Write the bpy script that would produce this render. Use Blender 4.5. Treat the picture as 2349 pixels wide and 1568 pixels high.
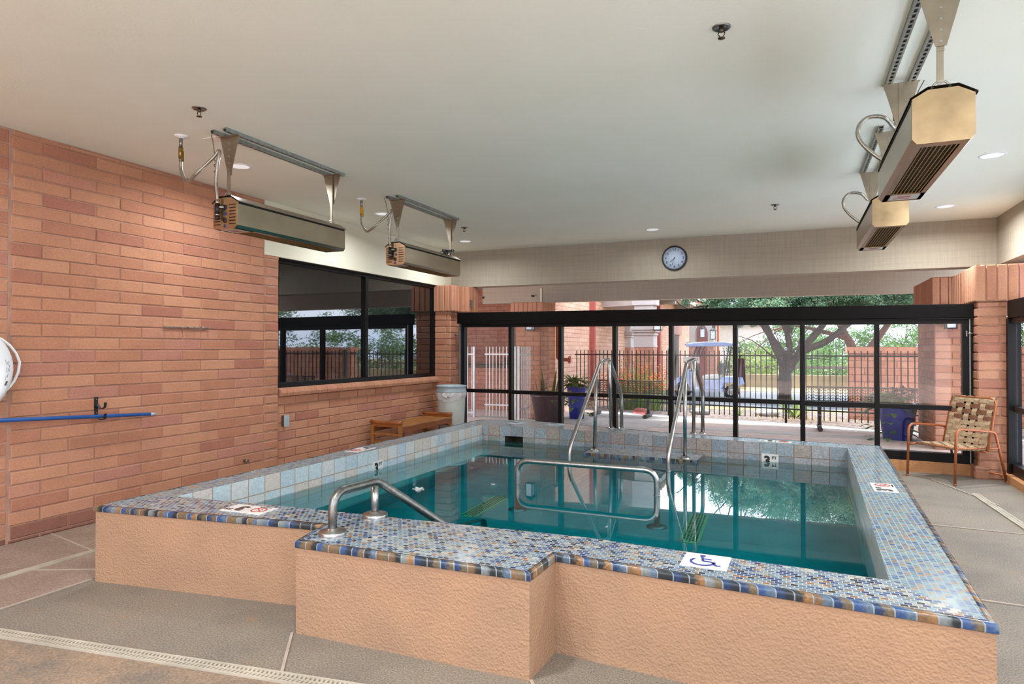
import bpy, bmesh, math, random
from math import sin, cos, pi, radians, sqrt, atan2
from mathutils import Vector, Matrix
random.seed(7)
C = bpy.context.scene.collection
for o in list(bpy.data.objects): bpy.data.objects.remove(o)

# ------------------------------------------------------------ camera
W_, H_ = 2349.0, 1568.0
FOC, YAW, PIT, ROL, CAMZ = 1513.65, .4031, .0106, .0005, 1.45
cf = Vector((-sin(YAW)*cos(PIT), cos(YAW)*cos(PIT), sin(PIT)))
cr0 = Vector((cos(YAW), sin(YAW), 0)); cu0 = cr0.cross(cf)
cr = cr0*cos(ROL)+cu0*sin(ROL); cu = cu0*cos(ROL)-cr0*sin(ROL)
cd = bpy.data.cameras.new('camera'); cam = bpy.data.objects.new('camera', cd); C.objects.link(cam)
cd.sensor_fit = 'HORIZONTAL'; cd.sensor_width = 36.0; cd.lens = 36.0*FOC/W_
cd.clip_start = .05; cd.clip_end = 500
M = Matrix((( cr.x, cu.x, -cf.x, 0), (cr.y, cu.y, -cf.y, 0), (cr.z, cu.z, -cf.z, CAMZ), (0, 0, 0, 1)))
cam.matrix_world = M
bpy.context.scene.camera = cam
CO = Vector((0, 0, CAMZ))
def ray(px, py): return cf + cr*((px-W_/2)/FOC) - cu*((py-H_/2)/FOC)
def onA(px, py, ax, val):
    d = ray(px, py); return CO + d*((val-CO[ax])/d[ax])
def onX(px, py, v): return onA(px, py, 0, v)
def onY(px, py, v): return onA(px, py, 1, v)
def onZ(px, py, v): return onA(px, py, 2, v)
WP0, WP1 = Vector((-4.95, 9.55, 0)), Vector((1.9, 9.10, 0))       # line of the far window wall
def onW(px, py):
    n = Vector((.45, 6.85, 0)).normalized(); d = ray(px, py)
    return CO + d*(((WP0-CO).dot(n))/d.dot(n))

# ------------------------------------------------------------ view, world, sun
sc = bpy.context.scene
sc.view_settings.view_transform = 'Standard'; sc.view_settings.look = 'None'
sc.view_settings.gamma = 1.0; sc.view_settings.use_curve_mapping = False
sc.view_settings.exposure = 1.02
LAMP = 24.0
def srgb(h):
    if isinstance(h, str):
        h = h.lstrip('#'); c = [int(h[i:i+2], 16)/255 for i in (0, 2, 4)]
    else: c = [x/255 for x in h]
    return tuple([(x/12.92 if x <= .04045 else ((x+.055)/1.055)**2.4) for x in c]+[1.0])
wd = bpy.data.worlds.new('sky'); sc.world = wd; wd.use_nodes = True
wn, wl = wd.node_tree.nodes, wd.node_tree.links; wn.clear()
wo = wn.new('ShaderNodeOutputWorld'); wb = wn.new('ShaderNodeBackground'); wl.new(wb.outputs[0], wo.inputs[0])
wt = wn.new('ShaderNodeTexCoord'); wnz = wn.new('ShaderNodeTexNoise'); wm = wn.new('ShaderNodeMapping')
wm.inputs['Scale'].default_value = (1, 1, 2.6); wl.new(wt.outputs['Generated'], wm.inputs[0]); wl.new(wm.outputs[0], wnz.inputs['Vector'])
wnz.inputs['Scale'].default_value = 2.2; wnz.inputs['Detail'].default_value = 5
wr = wn.new('ShaderNodeValToRGB'); wl.new(wnz.outputs[0], wr.inputs[0])
wr.color_ramp.elements[0].position = .32; wr.color_ramp.elements[0].color = srgb('#b4cdf2')
wr.color_ramp.elements[1].position = .62; wr.color_ramp.elements[1].color = srgb('#f2f5fb')
wl.new(wr.outputs[0], wb.inputs[0]); wb.inputs[1].default_value = SKY = 2.9
sd = bpy.data.lights.new('sun', 'SUN'); so = bpy.data.objects.new('sun', sd); C.objects.link(so)
sd.energy = 5.0; sd.angle = radians(8); sd.color = (1, .95, .87)
so.rotation_euler = Vector((.42, -.25, -1)).to_track_quat('-Z', 'Y').to_euler()      # from beyond the left building, high

# ------------------------------------------------------------ mesh builder
class MB:
    def __init__(s): s.v = []; s.f = []; s.m = []; s.sm = []; s.uv = None; s.at = []
    def add(s, vs, fs, mi=0, smooth=False, tint=0.0):
        b = len(s.v); s.v += [tuple(p) for p in vs]
        for f in fs: s.f.append([i+b for i in f]); s.m.append(mi); s.sm.append(smooth); s.at.append(tint)
    def box(s, x0, x1, y0, y1, z0, z1, mi=0, tint=0.0):
        s.add([(x0,y0,z0),(x1,y0,z0),(x1,y1,z0),(x0,y1,z0),(x0,y0,z1),(x1,y0,z1),(x1,y1,z1),(x0,y1,z1)],
              [(0,3,2,1),(4,5,6,7),(0,1,5,4),(1,2,6,5),(2,3,7,6),(3,0,4,7)], mi, False, tint)
    def bar(s, p, q, w, h, up=(0,0,1), mi=0):            # rectangular bar from p to q
        p, q = Vector(p), Vector(q); d = (q-p).normalized(); u = Vector(up)
        a = d.cross(u)
        if a.length < 1e-4: a = d.cross(Vector((1,0,0)))
        a.normalize(); b = a.cross(d).normalized(); a *= w/2; b *= h/2
        vs = [p-a-b, p+a-b, p+a+b, p-a+b, q-a-b, q+a-b, q+a+b, q-a+b]
        s.add(vs, [(0,1,2,3),(7,6,5,4),(0,4,5,1),(1,5,6,2),(2,6,7,3),(3,7,4,0)], mi)
    def prism(s, poly, z0, z1, mi=0, top=True, bottom=True, side=True, mit=None):
        n = len(poly); vs = [(p[0],p[1],z0) for p in poly]+[(p[0],p[1],z1) for p in poly]; fs = []
        if bottom: s.add(vs, [list(range(n))[::-1]], mi)
        if top: s.add(vs, [list(range(n, 2*n))], mi if mit is None else mit)
        if side: s.add(vs, [(i, (i+1) % n, n+(i+1) % n, n+i) for i in range(n)], mi)
    def plate(s, poly3, th, mi=0):                       # planar 3-D polygon given a thickness along its normal
        P = [Vector(p) for p in poly3]; n = (P[1]-P[0]).cross(P[2]-P[0]).normalized()*th; k = len(P)
        s.add(P+[p+n for p in P], [list(range(k))[::-1], list(range(k, 2*k))]+[(i,(i+1)%k,k+(i+1)%k,k+i) for i in range(k)], mi)
    def tube(s, pts, r, seg=10, closed=False, caps=True, mi=0, flat=1.0, rr=None):
        P = [Vector(p) for p in pts]; n = len(P); T = []
        for i in range(n):
            if closed: t = P[(i+1) % n]-P[i-1]
            else: t = P[min(i+1, n-1)]-P[max(i-1, 0)]
            T.append(t.normalized())
        u = T[0].orthogonal().normalized(); vs = []
        if abs(T[0].z) < .9: u = (Vector((0,0,1))-T[0]*T[0].z).normalized()
        for i in range(n):
            u = (u-T[i]*u.dot(T[i])).normalized(); w = T[i].cross(u); ri = rr[i] if rr else r
            for k in range(seg):
                a = 2*pi*k/seg; vs.append(P[i]+u*(cos(a)*ri*flat)+w*(sin(a)*ri))
        fs = []
        for i in range(n if closed else n-1):
            j = (i+1) % n
            for k in range(seg): fs.append((i*seg+k, i*seg+(k+1)%seg, j*seg+(k+1)%seg, j*seg+k))
        s.add(vs, fs, mi, True)
        if caps and not closed:
            b = len(s.v)-len(vs)
            s.f.append([b+k for k in range(seg)][::-1]); s.f.append([b+(n-1)*seg+k for k in range(seg)])
            s.m += [mi, mi]; s.sm += [False, False]; s.at += [0, 0]
    def cyl(s, p, q, r, seg=16, mi=0, r2=None):
        s.tube([p, q], r, seg, mi=mi, rr=[r, r if r2 is None else r2])
    def lathe(s, prof, c=(0,0,0), seg=24, axis='Z', mi=0, smooth=True):
        vs = []; n = len(prof)
        for r, z in prof:
            for k in range(seg):
                a = 2*pi*k/seg; x, y = r*cos(a), r*sin(a)
                p = (x, y, z) if axis == 'Z' else ((x, z, y) if axis == 'Y' else (z, x, y))
                vs.append((p[0]+c[0], p[1]+c[1], p[2]+c[2]))
        s.add(vs, [(i*seg+k, i*seg+(k+1)%seg, (i+1)*seg+(k+1)%seg, (i+1)*seg+k) for i in range(n-1) for k in range(seg)], mi, smooth)
    def sphere(s, c, r, sx=1, sy=1, sz=1, seg=12, rings=8, mi=0):
        pr = [(max(1e-4, sin(pi*i/rings))*r, -cos(pi*i/rings)*r) for i in range(rings+1)]
        b = len(s.v); s.lathe(pr, (0,0,0), seg, mi=mi)
        for i in range(b, len(s.v)): x, y, z = s.v[i]; s.v[i] = (x*sx+c[0], y*sy+c[1], z*sz+c[2])
    def build(s, name, mats, parent=None, bevel=0, world=True, subd=0):
        me = bpy.data.meshes.new(name)
        V = s.v
        if parent is not None and world:
            Mi = rootinv(parent); V = [tuple(Mi @ Vector(p)) for p in V]
        me.from_pydata(V, [], s.f)
        if not isinstance(mats, (list, tuple)): mats = [mats]
        for m in mats: me.materials.append(m)
        me.polygons.foreach_set('material_index', s.m); me.polygons.foreach_set('use_smooth', s.sm)
        if any(s.at):
            a = me.attributes.new('tint', 'FLOAT', 'FACE'); a.data.foreach_set('value', s.at)
        if s.uv:
            l = me.uv_layers.new(name='uv'); k = 0
            for i, p in enumerate(me.polygons):
                for j, li in enumerate(p.loop_indices): l.data[li].uv = s.uv[i][j]
        me.validate(); me.update()
        bm = bmesh.new(); bm.from_mesh(me); bmesh.ops.recalc_face_normals(bm, faces=bm.faces); bm.to_mesh(me); bm.free()
        o = bpy.data.objects.new(name, me); C.objects.link(o)
        if parent is not None: o.parent = parent
        if bevel:
            b = o.modifiers.new('bevel', 'BEVEL'); b.width = bevel; b.segments = 2; b.limit_method = 'ANGLE'; b.angle_limit = radians(40)
        if subd:
            b = o.modifiers.new('sub', 'SUBSURF'); b.levels = subd; b.render_levels = subd
        return o
ROOTS = {}
def rootinv(o):
    while o.parent is not None: o = o.parent
    return ROOTS[o.name].inverted() if o.name in ROOTS else Matrix()
def tag(o, label=None, cat=None, group=None, kind=None):
    if label: o['label'] = label
    if cat: o['category'] = cat
    if group: o['group'] = group
    if kind: o['kind'] = kind
    return o
def thing(name, label, cat, loc=(0,0,0), rz=0, group=None):
    o = bpy.data.objects.new(name, None); C.objects.link(o); o.empty_display_size = .1
    o.location = loc; o.rotation_euler = (0, 0, rz)
    ROOTS[o.name] = Matrix.Translation(Vector(loc)) @ Matrix.Rotation(rz, 4, 'Z')
    return tag(o, label, cat, group)
def dup(root, loc, rz=0, label=None, group=None):
    r = root.copy(); C.objects.link(r); r.location = loc; r.rotation_euler = (0, 0, rz)
    ROOTS[r.name] = Matrix.Translation(Vector(loc)) @ Matrix.Rotation(rz, 4, 'Z')
    if label: r['label'] = label
    if group: r['group'] = group
    for ch in list(root.children):
        c = ch.copy(); C.objects.link(c); c.parent = r
        for g in ch.children:
            d = g.copy(); C.objects.link(d); d.parent = c
    return r
def sub(o, parent):                                   # hang a mesh built in world space under another mesh part of the same thing
    o.parent = parent; return o
def fillet(pts, r, n=6):
    P = [Vector(p) for p in pts]; out = [P[0]]
    for i in range(1, len(P)-1):
        a, b, c = P[i-1], P[i], P[i+1]; u = (a-b); v = (c-b); ri = r[i] if isinstance(r, dict) else r
        L = min(ri, u.length*.48, v.length*.48); p, q = b+u.normalized()*L, b+v.normalized()*L
        for k in range(n+1):
            t = k/n; out.append(p*(1-t)**2+b*2*t*(1-t)+q*t*t)
    out.append(P[-1]); return out
def text_mesh(body, size, mat, name, parent, Mx, depth=.0008, align='CENTER', bold=0.0):
    cu_ = bpy.data.curves.new(name, 'FONT'); cu_.body = body; cu_.size = size; cu_.align_x = align; cu_.align_y = 'CENTER'
    cu_.extrude = depth; cu_.offset = bold; cu_.resolution_u = 3
    t = bpy.data.objects.new(name, cu_); C.objects.link(t); bpy.context.view_layer.update()
    me = bpy.data.meshes.new_from_object(t.evaluated_get(bpy.context.evaluated_depsgraph_get()))
    bpy.data.objects.remove(t); me.name = name
    L = rootinv(parent) if parent is not None else Matrix()
    me.transform(L @ Mx); me.materials.clear(); me.materials.append(mat)
    o = bpy.data.objects.new(name, me); C.objects.link(o)
    if parent is not None: o.parent = parent
    return o
def frame(o, x, y):                                   # matrix from origin, x axis, y axis
    x = Vector(x).normalized(); y = Vector(y); y = (y-x*y.dot(x)).normalized(); z = x.cross(y); o = Vector(o)
    return Matrix(((x.x,y.x,z.x,o.x),(x.y,y.y,z.y,o.y),(x.z,y.z,z.z,o.z),(0,0,0,1)))

# ------------------------------------------------------------ materials
class NT:
    def __init__(s, name):
        s.mat = bpy.data.materials.new(name); s.mat.use_nodes = True; s.t = s.mat.node_tree; s.n = s.t.nodes; s.l = s.t.links; s.n.clear()
        s.out = s.n.new('ShaderNodeOutputMaterial'); s.b = s.n.new('ShaderNodeBsdfPrincipled'); s.l.new(s.b.outputs[0], s.out.inputs[0])
    def N(s, t, **k):
        n = s.n.new('ShaderNode'+t)
        for a, v in k.items(): setattr(n, a, v)
        return n
    def val(s, sock, v):
        if hasattr(v, 'links') or hasattr(v, 'is_output'): s.l.new(v, sock)
        else: sock.default_value = v
    def math(s, op, a, b=0.0, c=None):
        n = s.N('Math', operation=op); s.val(n.inputs[0], a); s.val(n.inputs[1], b)
        if c is not None: s.val(n.inputs[2], c)
        return n.outputs[0]
    def pos(s): return s.N('NewGeometry').outputs['Position']
    def sep(s, v):
        n = s.N('SeparateXYZ'); s.l.new(v, n.inputs[0]); return n.outputs
    def comb(s, x, y, z=0.0):
        n = s.N('CombineXYZ'); s.val(n.inputs[0], x); s.val(n.inputs[1], y); s.val(n.inputs[2], z); return n.outputs[0]
    def noise(s, v, scale, detail=4, rough=.55, out=0):
        n = s.N('TexNoise'); s.l.new(v, n.inputs['Vector']); n.inputs['Scale'].default_value = scale
        n.inputs['Detail'].default_value = detail; n.inputs['Roughness'].default_value = rough; return n.outputs[out]
    def ramp(s, f, stops, const=False):
        n = s.N('ValToRGB'); s.l.new(f, n.inputs[0]); e = n.color_ramp.elements
        if const: n.color_ramp.interpolation = 'CONSTANT'
        while len(e) < len(stops): e.new(.5)
        for i, (p, c) in enumerate(stops): e[i].position = p; e[i].color = c if not isinstance(c, str) else srgb(c)
        return n.outputs[0]
    def mix(s, f, a, b, mode='MIX'):
        n = s.N('Mix', data_type='RGBA', blend_type=mode); s.val(n.inputs[0], f); s.val(n.inputs[6], a); s.val(n.inputs[7], b); return n.outputs[2]
    def bump(s, h, strength=.3, dist=.01, prev=None):
        n = s.N('Bump'); n.inputs['Strength'].default_value = strength; n.inputs['Distance'].default_value = dist; s.l.new(h, n.inputs['Height'])
        if prev is not None: s.l.new(prev, n.inputs['Normal'])
        return n.outputs[0]
    def done(s, col=None, rough=None, metal=None, nrm=None, spec=None):
        b = s.b.inputs
        if col is not None: s.val(b['Base Color'], col)
        if rough is not None: s.val(b['Roughness'], rough)
        if metal is not None: b['Metallic'].default_value = metal
        if nrm is not None: s.l.new(nrm, b['Normal'])
        if spec is not None: b['Specular IOR Level'].default_value = spec
        return s.mat
def plain(name, hexc, rough=.5, metal=0, var=.06, vscale=6, spec=None, bump=0, bscale=80):
    t = NT(name); p = t.pos(); c = srgb(hexc); n = t.noise(p, vscale, 4)
    a = tuple([min(1, x*(1-var*2)) for x in c[:3]]+[1]); b = tuple([min(1, x*(1+var*2)) for x in c[:3]]+[1])
    col = t.ramp(n, [(.3, a), (.7, b)]); nr = t.bump(t.noise(p, bscale, 3), bump, .004) if bump else None
    return t.done(col, rough, metal, nr, spec)
def mosaic(name, ax, sx, sy, off, stops, grout, gw=.07, rough=.2, ox=0, oy=0, vary=.25, bump=.25, spec=None):
    t = NT(name); P = t.sep(t.pos()); i = {'X':0,'Y':1,'Z':2}
    x = t.math('DIVIDE', t.math('SUBTRACT', P[i[ax[0]]], ox), sx); y = t.math('DIVIDE', t.math('SUBTRACT', P[i[ax[1]]], oy), sy)
    row = t.math('FLOOR', y); x2 = t.math('ADD', x, t.math('MULTIPLY', t.math('MODULO', row, 2.0), off)) if off else x
    cx = t.math('FLOOR', x2); fx = t.math('ABSOLUTE', t.math('SUBTRACT', t.math('FRACT', x2), .5)); fy = t.math('ABSOLUTE', t.math('SUBTRACT', t.math('FRACT', y), .5))
    wn_ = t.N('TexWhiteNoise', noise_dimensions='2D'); t.l.new(t.comb(cx, row), wn_.inputs['Vector'])
    col = t.ramp(wn_.outputs['Value'], stops, True)
    nz = t.noise(t.pos(), 55, 3); col = t.mix(vary, col, t.ramp(nz, [(.3, '#20262e'), (.7, '#f4f0e6')]), 'OVERLAY')
    g = t.math('GREATER_THAN', t.math('MAXIMUM', t.math('ADD', fx, gw*.0), t.math('ADD', fy, gw*(sx/sy-1)*0)), .5-gw)
    col = t.mix(g, col, srgb(grout)); h = t.math('SUBTRACT', 1.0, g)
    r = t.math('ADD', rough, t.math('MULTIPLY', g, .5))
    return t.done(col, r, 0, t.bump(h, bump, .002), spec)
def brick_mat(name, stops, dark='#8a5a48', bump=.35):
    t = NT(name); p = t.pos(); a = t.N('Attribute'); a.attribute_name = 'tint'
    col = t.ramp(a.outputs['Fac'], stops)
    n1 = t.noise(p, 7, 5, .6); n2 = t.noise(p, 60, 4, .7)
    col = t.mix(.35, col, t.ramp(n1, [(.25, '#9c7c70'), (.5, '#b69886'), (.75, '#c8aa94')]), 'OVERLAY')
    col = t.mix(.18, col, t.ramp(n2, [(.3, '#5a4038'), (.7, '#f0d8c8')]), 'OVERLAY')
    return t.done(col, .88, 0, t.bump(n2, bump, .004, t.bump(t.noise(p, 14, 3), .3, .012)), .25)
BR = [(0, '#a67869'), (.25, '#b0856e'), (.5, '#b78d74'), (.75, '#be967c'), (1, '#b28678')]
m_brick = brick_mat('slump_block', BR)
m_brickd = brick_mat('slump_block_dark', [(0, '#7c5a50'), (.5, '#8a665a'), (1, '#987466')])
m_mortar = plain('mortar', '#aa8674', .95, var=.1, bump=.5, bscale=90)
t = NT('tex_brick_pale'); p = t.sep(t.pos())
def brick_tex(name, ax, c1, c2, mort, w=.4, h=.1016, mw=.008, off=(0,0)):
    t = NT(name); P = t.sep(t.pos()); i = {'X':0,'Y':1,'Z':2}
    n = t.N('TexBrick'); t.l.new(t.comb(t.math('ADD', P[i[ax]], off[0]), t.math('ADD', P[2], off[1])), n.inputs['Vector'])
    n.inputs['Scale'].default_value = 1; n.inputs['Brick Width'].default_value = w; n.inputs['Row Height'].default_value = h
    n.inputs['Mortar Size'].default_value = mw; n.inputs['Mortar Smooth'].default_value = .3; n.inputs['Bias'].default_value = 0
    n.inputs['Color1'].default_value = srgb(c1); n.inputs['Color2'].default_value = srgb(c2); n.inputs['Mortar'].default_value = srgb(mort)
    col = t.mix(.25, n.outputs[0], t.ramp(t.noise(t.pos(), 9, 5), [(.3, '#6a4a40'), (.7, '#f0d0c0')]), 'OVERLAY')
    return t.done(col, .9, 0, t.bump(t.math('SUBTRACT', 1.0, n.outputs['Fac']), .5, .01), .2)
bpy.data.materials.remove(t.mat)
def ceil_mat(name, hexc):
    t = NT(name); p = t.pos(); n = t.noise(p, 70, 4, .6); m = t.noise(p, .9, 3)
    col = t.mix(.25, srgb(hexc), t.ramp(m, [(.3, '#8a8878'), (.7, '#d6d2c4')]), 'OVERLAY')
    return t.done(col, .85, 0, t.bump(n, .35, .004), .25)
m_ceil = ceil_mat("ceiling_stucco", "#e9ecdf"); m_lint = ceil_mat('lintel_paint', '#dedccb')
def board_mat(name, hexc, lines=.05):
    t = NT(name); p = t.pos(); P = t.sep(p); v = t.comb(t.math('MULTIPLY', P[0], 60), t.math('MULTIPLY', P[1], 60), t.math('MULTIPLY', P[2], 3))
    n = t.noise(v, 1, 3); wv = t.noise(t.comb(t.math('MULTIPLY', P[0], .8), P[1], t.math('MULTIPLY', P[2], 26)), 1.5, 3)
    col = t.mix(.12, srgb(hexc), t.ramp(n, [(.3, '#5a554a'), (.7, '#cfc8b8')]), 'OVERLAY')
    col = t.mix(.08, col, t.ramp(wv, [(.35, '#6a6458'), (.6, '#c8c2b4')]), 'OVERLAY')
    return t.done(col, .8, 0, t.bump(n, .25, .004), .3)
m_beam = board_mat('painted_rough_sawn_beam', '#aaa294'); m_beamd = board_mat('painted_outer_beam', '#aca396')
def stucco_mat(name, hexc):
    t = NT(name); p = t.pos(); n = t.noise(p, 55, 3, .55); n2 = t.noise(p, 3, 4)
    v = t.N('TexVoronoi'); t.l.new(p, v.inputs['Vector']); v.inputs['Scale'].default_value = 85
    col = t.mix(.2, srgb(hexc), t.ramp(n2, [(.3, '#9a8272'), (.7, '#e8c8a8')]), 'OVERLAY')
    return t.done(col, .85, 0, t.bump(t.math('ADD', n, t.math('MULTIPLY', v.outputs['Distance'], .6)), .5, .012), .25)
m_stucco = stucco_mat('tan_stucco', '#a88a70'); m_stuccow = stucco_mat('pale_stucco', '#bcbab8'); m_curb = stucco_mat('curb_stucco', '#c69468')
def floor_mat():
    t = NT('exposed_aggregate'); p = t.pos(); P = t.sep(p)
    n = t.noise(p, 110, 3, .7); n2 = t.noise(p, 1.3, 5, .6); n3 = t.noise(p, 5, 5, .65)
    col = t.ramp(n, [(.3, '#665f58'), (.5, '#867f76'), (.7, '#a69f94')])
    col = t.mix(.5, col, t.ramp(n2, [(.3, '#7c766e'), (.55, '#b4aa9a'), (.75, '#c0ac92')]), 'OVERLAY')
    f = t.ramp(n3, [(.58, (0,0,0,1)), (.72, (.35,.35,.35,1))])
    col = t.mix(f, col, srgb('#a07850'))
    return t.done(col, .85, 0, t.bump(n, .5, .006), .3)
m_floor = floor_mat()
def floor2(name, a, b):
    t = NT(name); p = t.pos(); n = t.noise(p, 90, 3, .7); n2 = t.noise(p, 4, 6, .7)
    col = t.mix(.6, t.ramp(n2, [(.3, a), (.7, b)]), t.ramp(n, [(.3, '#6e6258'), (.7, '#dccfbe')]), 'OVERLAY')
    return t.done(col, .8, 0, t.bump(n, .3, .004), .3)
m_floor_pink = floor2('pink_concrete', '#8a7a70', '#9e8e84'); m_floor_mott = floor2('mottled_aggregate', '#706c68', '#a28c76')
m_joint = plain('floor_joint', '#a89a8a', .9); m_drain = None
TS = [(0, '#6a8096'), (.12, '#7e909e'), (.24, '#8e999e'), (.36, '#6c7e8c'), (.46, '#405880'), (.56, '#2c3e6c'), (.64, '#252e3a'), (.72, '#a09c90'), (.82, '#78746c'), (.9, '#946848'), (.95, '#b0b0a8')]
m_mosf = mosaic('mosaic_front', 'XY', .031, .0235, .5, TS, '#a2a6a6', .07, .14, vary=.3)
m_mosr = mosaic('mosaic_side', 'XY', .0275, .0275, 0, [(0,'#6e8a98'),(.2,'#7c94a0'),(.4,'#8c9c9e'),(.55,'#5e7490'),(.68,'#486690'),(.8,'#90887a'),(.9,'#987860')], '#8e9898', .07, .18, vary=.3)
m_edge_ = None
def edge_mat():
    t = NT('bullnose_tile'); u = t.N('UVMap'); S = t.sep(u.outputs[0]); L = .07
    x = t.math('DIVIDE', S[0], L); c = t.math('FLOOR', x); fx = t.math('FRACT', x)
    w = t.N('TexWhiteNoise', noise_dimensions='1D'); t.l.new(c, w.inputs['W'])
    w2 = t.N('TexWhiteNoise', noise_dimensions='1D'); t.l.new(t.math('ADD', c, 77.3), w2.inputs['W'])
    stops = [(0, '#2c4266'), (.22, '#33383c'), (.42, '#7c6248'), (.62, '#3a5684'), (.8, '#7c8484')]
    A = t.ramp(w.outputs[0], stops, True); B = t.ramp(w2.outputs[0], [(0, '#6e624e'), (.3, '#2c3338'), (.6, '#5c7084'), (.85, '#94704c')], True)
    n = t.noise(t.pos(), 70, 4, .7); f = t.math('ADD', fx, t.math('MULTIPLY', t.math('SUBTRACT', n, .5), .9))
    col = t.mix(t.ramp(f, [(.35, (0,0,0,1)), (.65, (1,1,1,1))]), A, B)
    col = t.mix(.3, col, t.ramp(n, [(.3, '#1e2024'), (.7, '#e4e0d4')]), 'OVERLAY')
    g = t.math('GREATER_THAN', t.math('ABSOLUTE', t.math('SUBTRACT', fx, .5)), .462)
    col = t.mix(g, col, srgb('#8a9298'))
    return t.done(col, .16, 0, t.bump(t.math('SUBTRACT', 1.0, g), .3, .002))
m_edge = edge_mat()
PT = [(0, '#9aa8b2'), (.18, '#909fab'), (.34, '#a8acb0'), (.5, '#a09a9c'), (.66, '#8c97a0'), (.8, '#a89e98'), (.92, '#949c9a')]
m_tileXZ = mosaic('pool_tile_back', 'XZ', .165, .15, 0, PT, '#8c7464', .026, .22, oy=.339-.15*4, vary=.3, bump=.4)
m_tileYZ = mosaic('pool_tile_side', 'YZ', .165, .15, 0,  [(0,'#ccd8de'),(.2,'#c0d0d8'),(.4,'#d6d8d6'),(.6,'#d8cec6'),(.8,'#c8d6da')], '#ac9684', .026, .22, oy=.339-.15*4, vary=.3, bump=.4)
def plaster():
    t = NT('pool_plaster'); n = t.noise(t.pos(), 3, 5, .6)
    return t.done(t.ramp(n, [(.3, '#7ca0a4'), (.7, '#94b6b8')]), .7)
m_plaster = plaster()
m_steel = plain('brushed_steel', '#b2b2b0', .28, 1, var=.08, vscale=30)
m_steeld = plain('worn_steel', '#8c8c88', .36, 1, var=.16, vscale=40)
m_galv = plain('galvanised_steel', '#a9b2b2', .42, .9, var=.1, vscale=30)
m_sheet = plain('heater_sheet_metal', '#b8ac98', .26, 1, var=.05, vscale=4)
m_sheet2 = plain('heater_hanger_metal', '#a59c8c', .38, 1, var=.08)
m_bronze = plain('dark_bronze_frame', '#0c0a0b', .4, 0, var=.1, spec=.25)
m_header = plain('header_bronze', '#080505', .5, 0, var=.1, spec=.15)
m_black = plain('black_plastic', '#18181a', .45); m_white = plain('white_plastic', '#e8eaec', .4)
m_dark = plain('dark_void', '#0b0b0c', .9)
m_yellow = plain('yellow_valve', '#c89a1e', .5); m_grill = plain('heater_burner', '#18120e', .8, var=.2, vscale=60)
m_burner = plain('heater_mesh_brown', '#8a6a3c', .55, .6, var=.3, vscale=160)
m_blue = plain('blue_pole', '#1f5fae', .3); m_wood = None
def wood(name, a, b):
    t = NT(name); P = t.sep(t.pos()); v = t.comb(t.math('MULTIPLY', P[0], 26), t.math('MULTIPLY', P[1], 3), t.math('MULTIPLY', P[2], 26))
    n = t.noise(v, 1.6, 4, .6); return t.done(t.ramp(n, [(.3, a), (.7, b)]), .42, 0, t.bump(n, .15, .002))
m_wood = wood('teak', '#7c4a22', '#b0783e'); m_woodd = wood('teak_dark', '#7a421e', '#9e5c2c')
m_rust = plain('copper_brown_tube', '#a8623c', .32, .35, var=.08); m_tan = plain('tan_strap', '#a68e70', .6, var=.08, vscale=40); m_brown = plain('brown_strap', '#6e4630', .6)
m_can = plain('grey_bin_plastic', '#b9c0bc', .4); m_canrim = plain('bin_rim', '#9fb0ba', .3)
def bagm():
    t = NT('clear_bag'); m = t.done((.85,.87,.9,1), .3); t.b.inputs['Transmission Weight'].default_value = .25
    n = t.noise(t.pos(), 26, 5, .7); t.l.new(t.bump(n, .9, .02), t.b.inputs['Normal']); return m
m_bag = bagm()
def glass(name, tintc, f0=.05, fmax=1.0):
    t = NT(name); t.n.remove(t.b); lw = t.N('LayerWeight'); lw.inputs[0].default_value = .5
    f = t.math('ADD', f0, t.math('MULTIPLY', t.math('POWER', lw.outputs['Facing'], 4.0), (fmax-f0)*.8))
    tr = t.N('BsdfTransparent'); tr.inputs[0].default_value = tintc; gl = t.N('BsdfGlossy'); gl.inputs['Roughness'].default_value = .01
    gl.inputs[0].default_value = (1,1,1,1)
    mx = t.N('MixShader'); t.l.new(f, mx.inputs[0]); t.l.new(tr.outputs[0], mx.inputs[1]); t.l.new(gl.outputs[0], mx.inputs[2]); t.l.new(mx.outputs[0], t.out.inputs[0])
    return t.mat
m_glass = glass('window_glass', (.92,.93,.94,1), .03)
def darkglass():
    t = NT('dark_reflective_glass'); t.done(srgb('#101114'), .015); t.b.inputs['IOR'].default_value = 2.1; return t.mat
m_glassd = darkglass()
def water():
    t = NT('spa_water'); t.n.remove(t.b); g = t.N('BsdfGlass'); g.inputs['IOR'].default_value = 1.33; g.inputs['Roughness'].default_value = 0
    P = t.pos(); n = t.noise(P, 1.6, 3); t.l.new(t.bump(n, .02, .02), g.inputs['Normal'])
    v = t.N('VolumeAbsorption'); v.inputs['Color'].default_value = (.0, .885, .92, 1); v.inputs['Density'].default_value = 1.8
    t.l.new(g.outputs[0], t.out.inputs[0]); t.l.new(v.outputs[0], t.out.inputs['Volume']); return t.mat
m_water = water()
def leafm(name, stops, sss=.0):
    t = NT(name); a = t.N('Attribute'); a.attribute_name = 'tint'
    t.done(t.ramp(a.outputs['Fac'], stops), .6, spec=.2)
    tl = t.N('BsdfTranslucent'); t.l.new(t.b.inputs['Base Color'].links[0].from_socket, tl.inputs[0])
    mx = t.N('MixShader'); mx.inputs[0].default_value = .5; t.l.new(t.b.outputs[0], mx.inputs[1]); t.l.new(tl.outputs[0], mx.inputs[2]); t.l.new(mx.outputs[0], t.out.inputs[0])
    return t.mat
m_leaf = leafm('mesquite_leaves', [(0,'#56745a'),(.4,'#75957a'),(.75,'#8ca88c'),(.92,'#a09c5c'),(1,'#b89850')])
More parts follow.
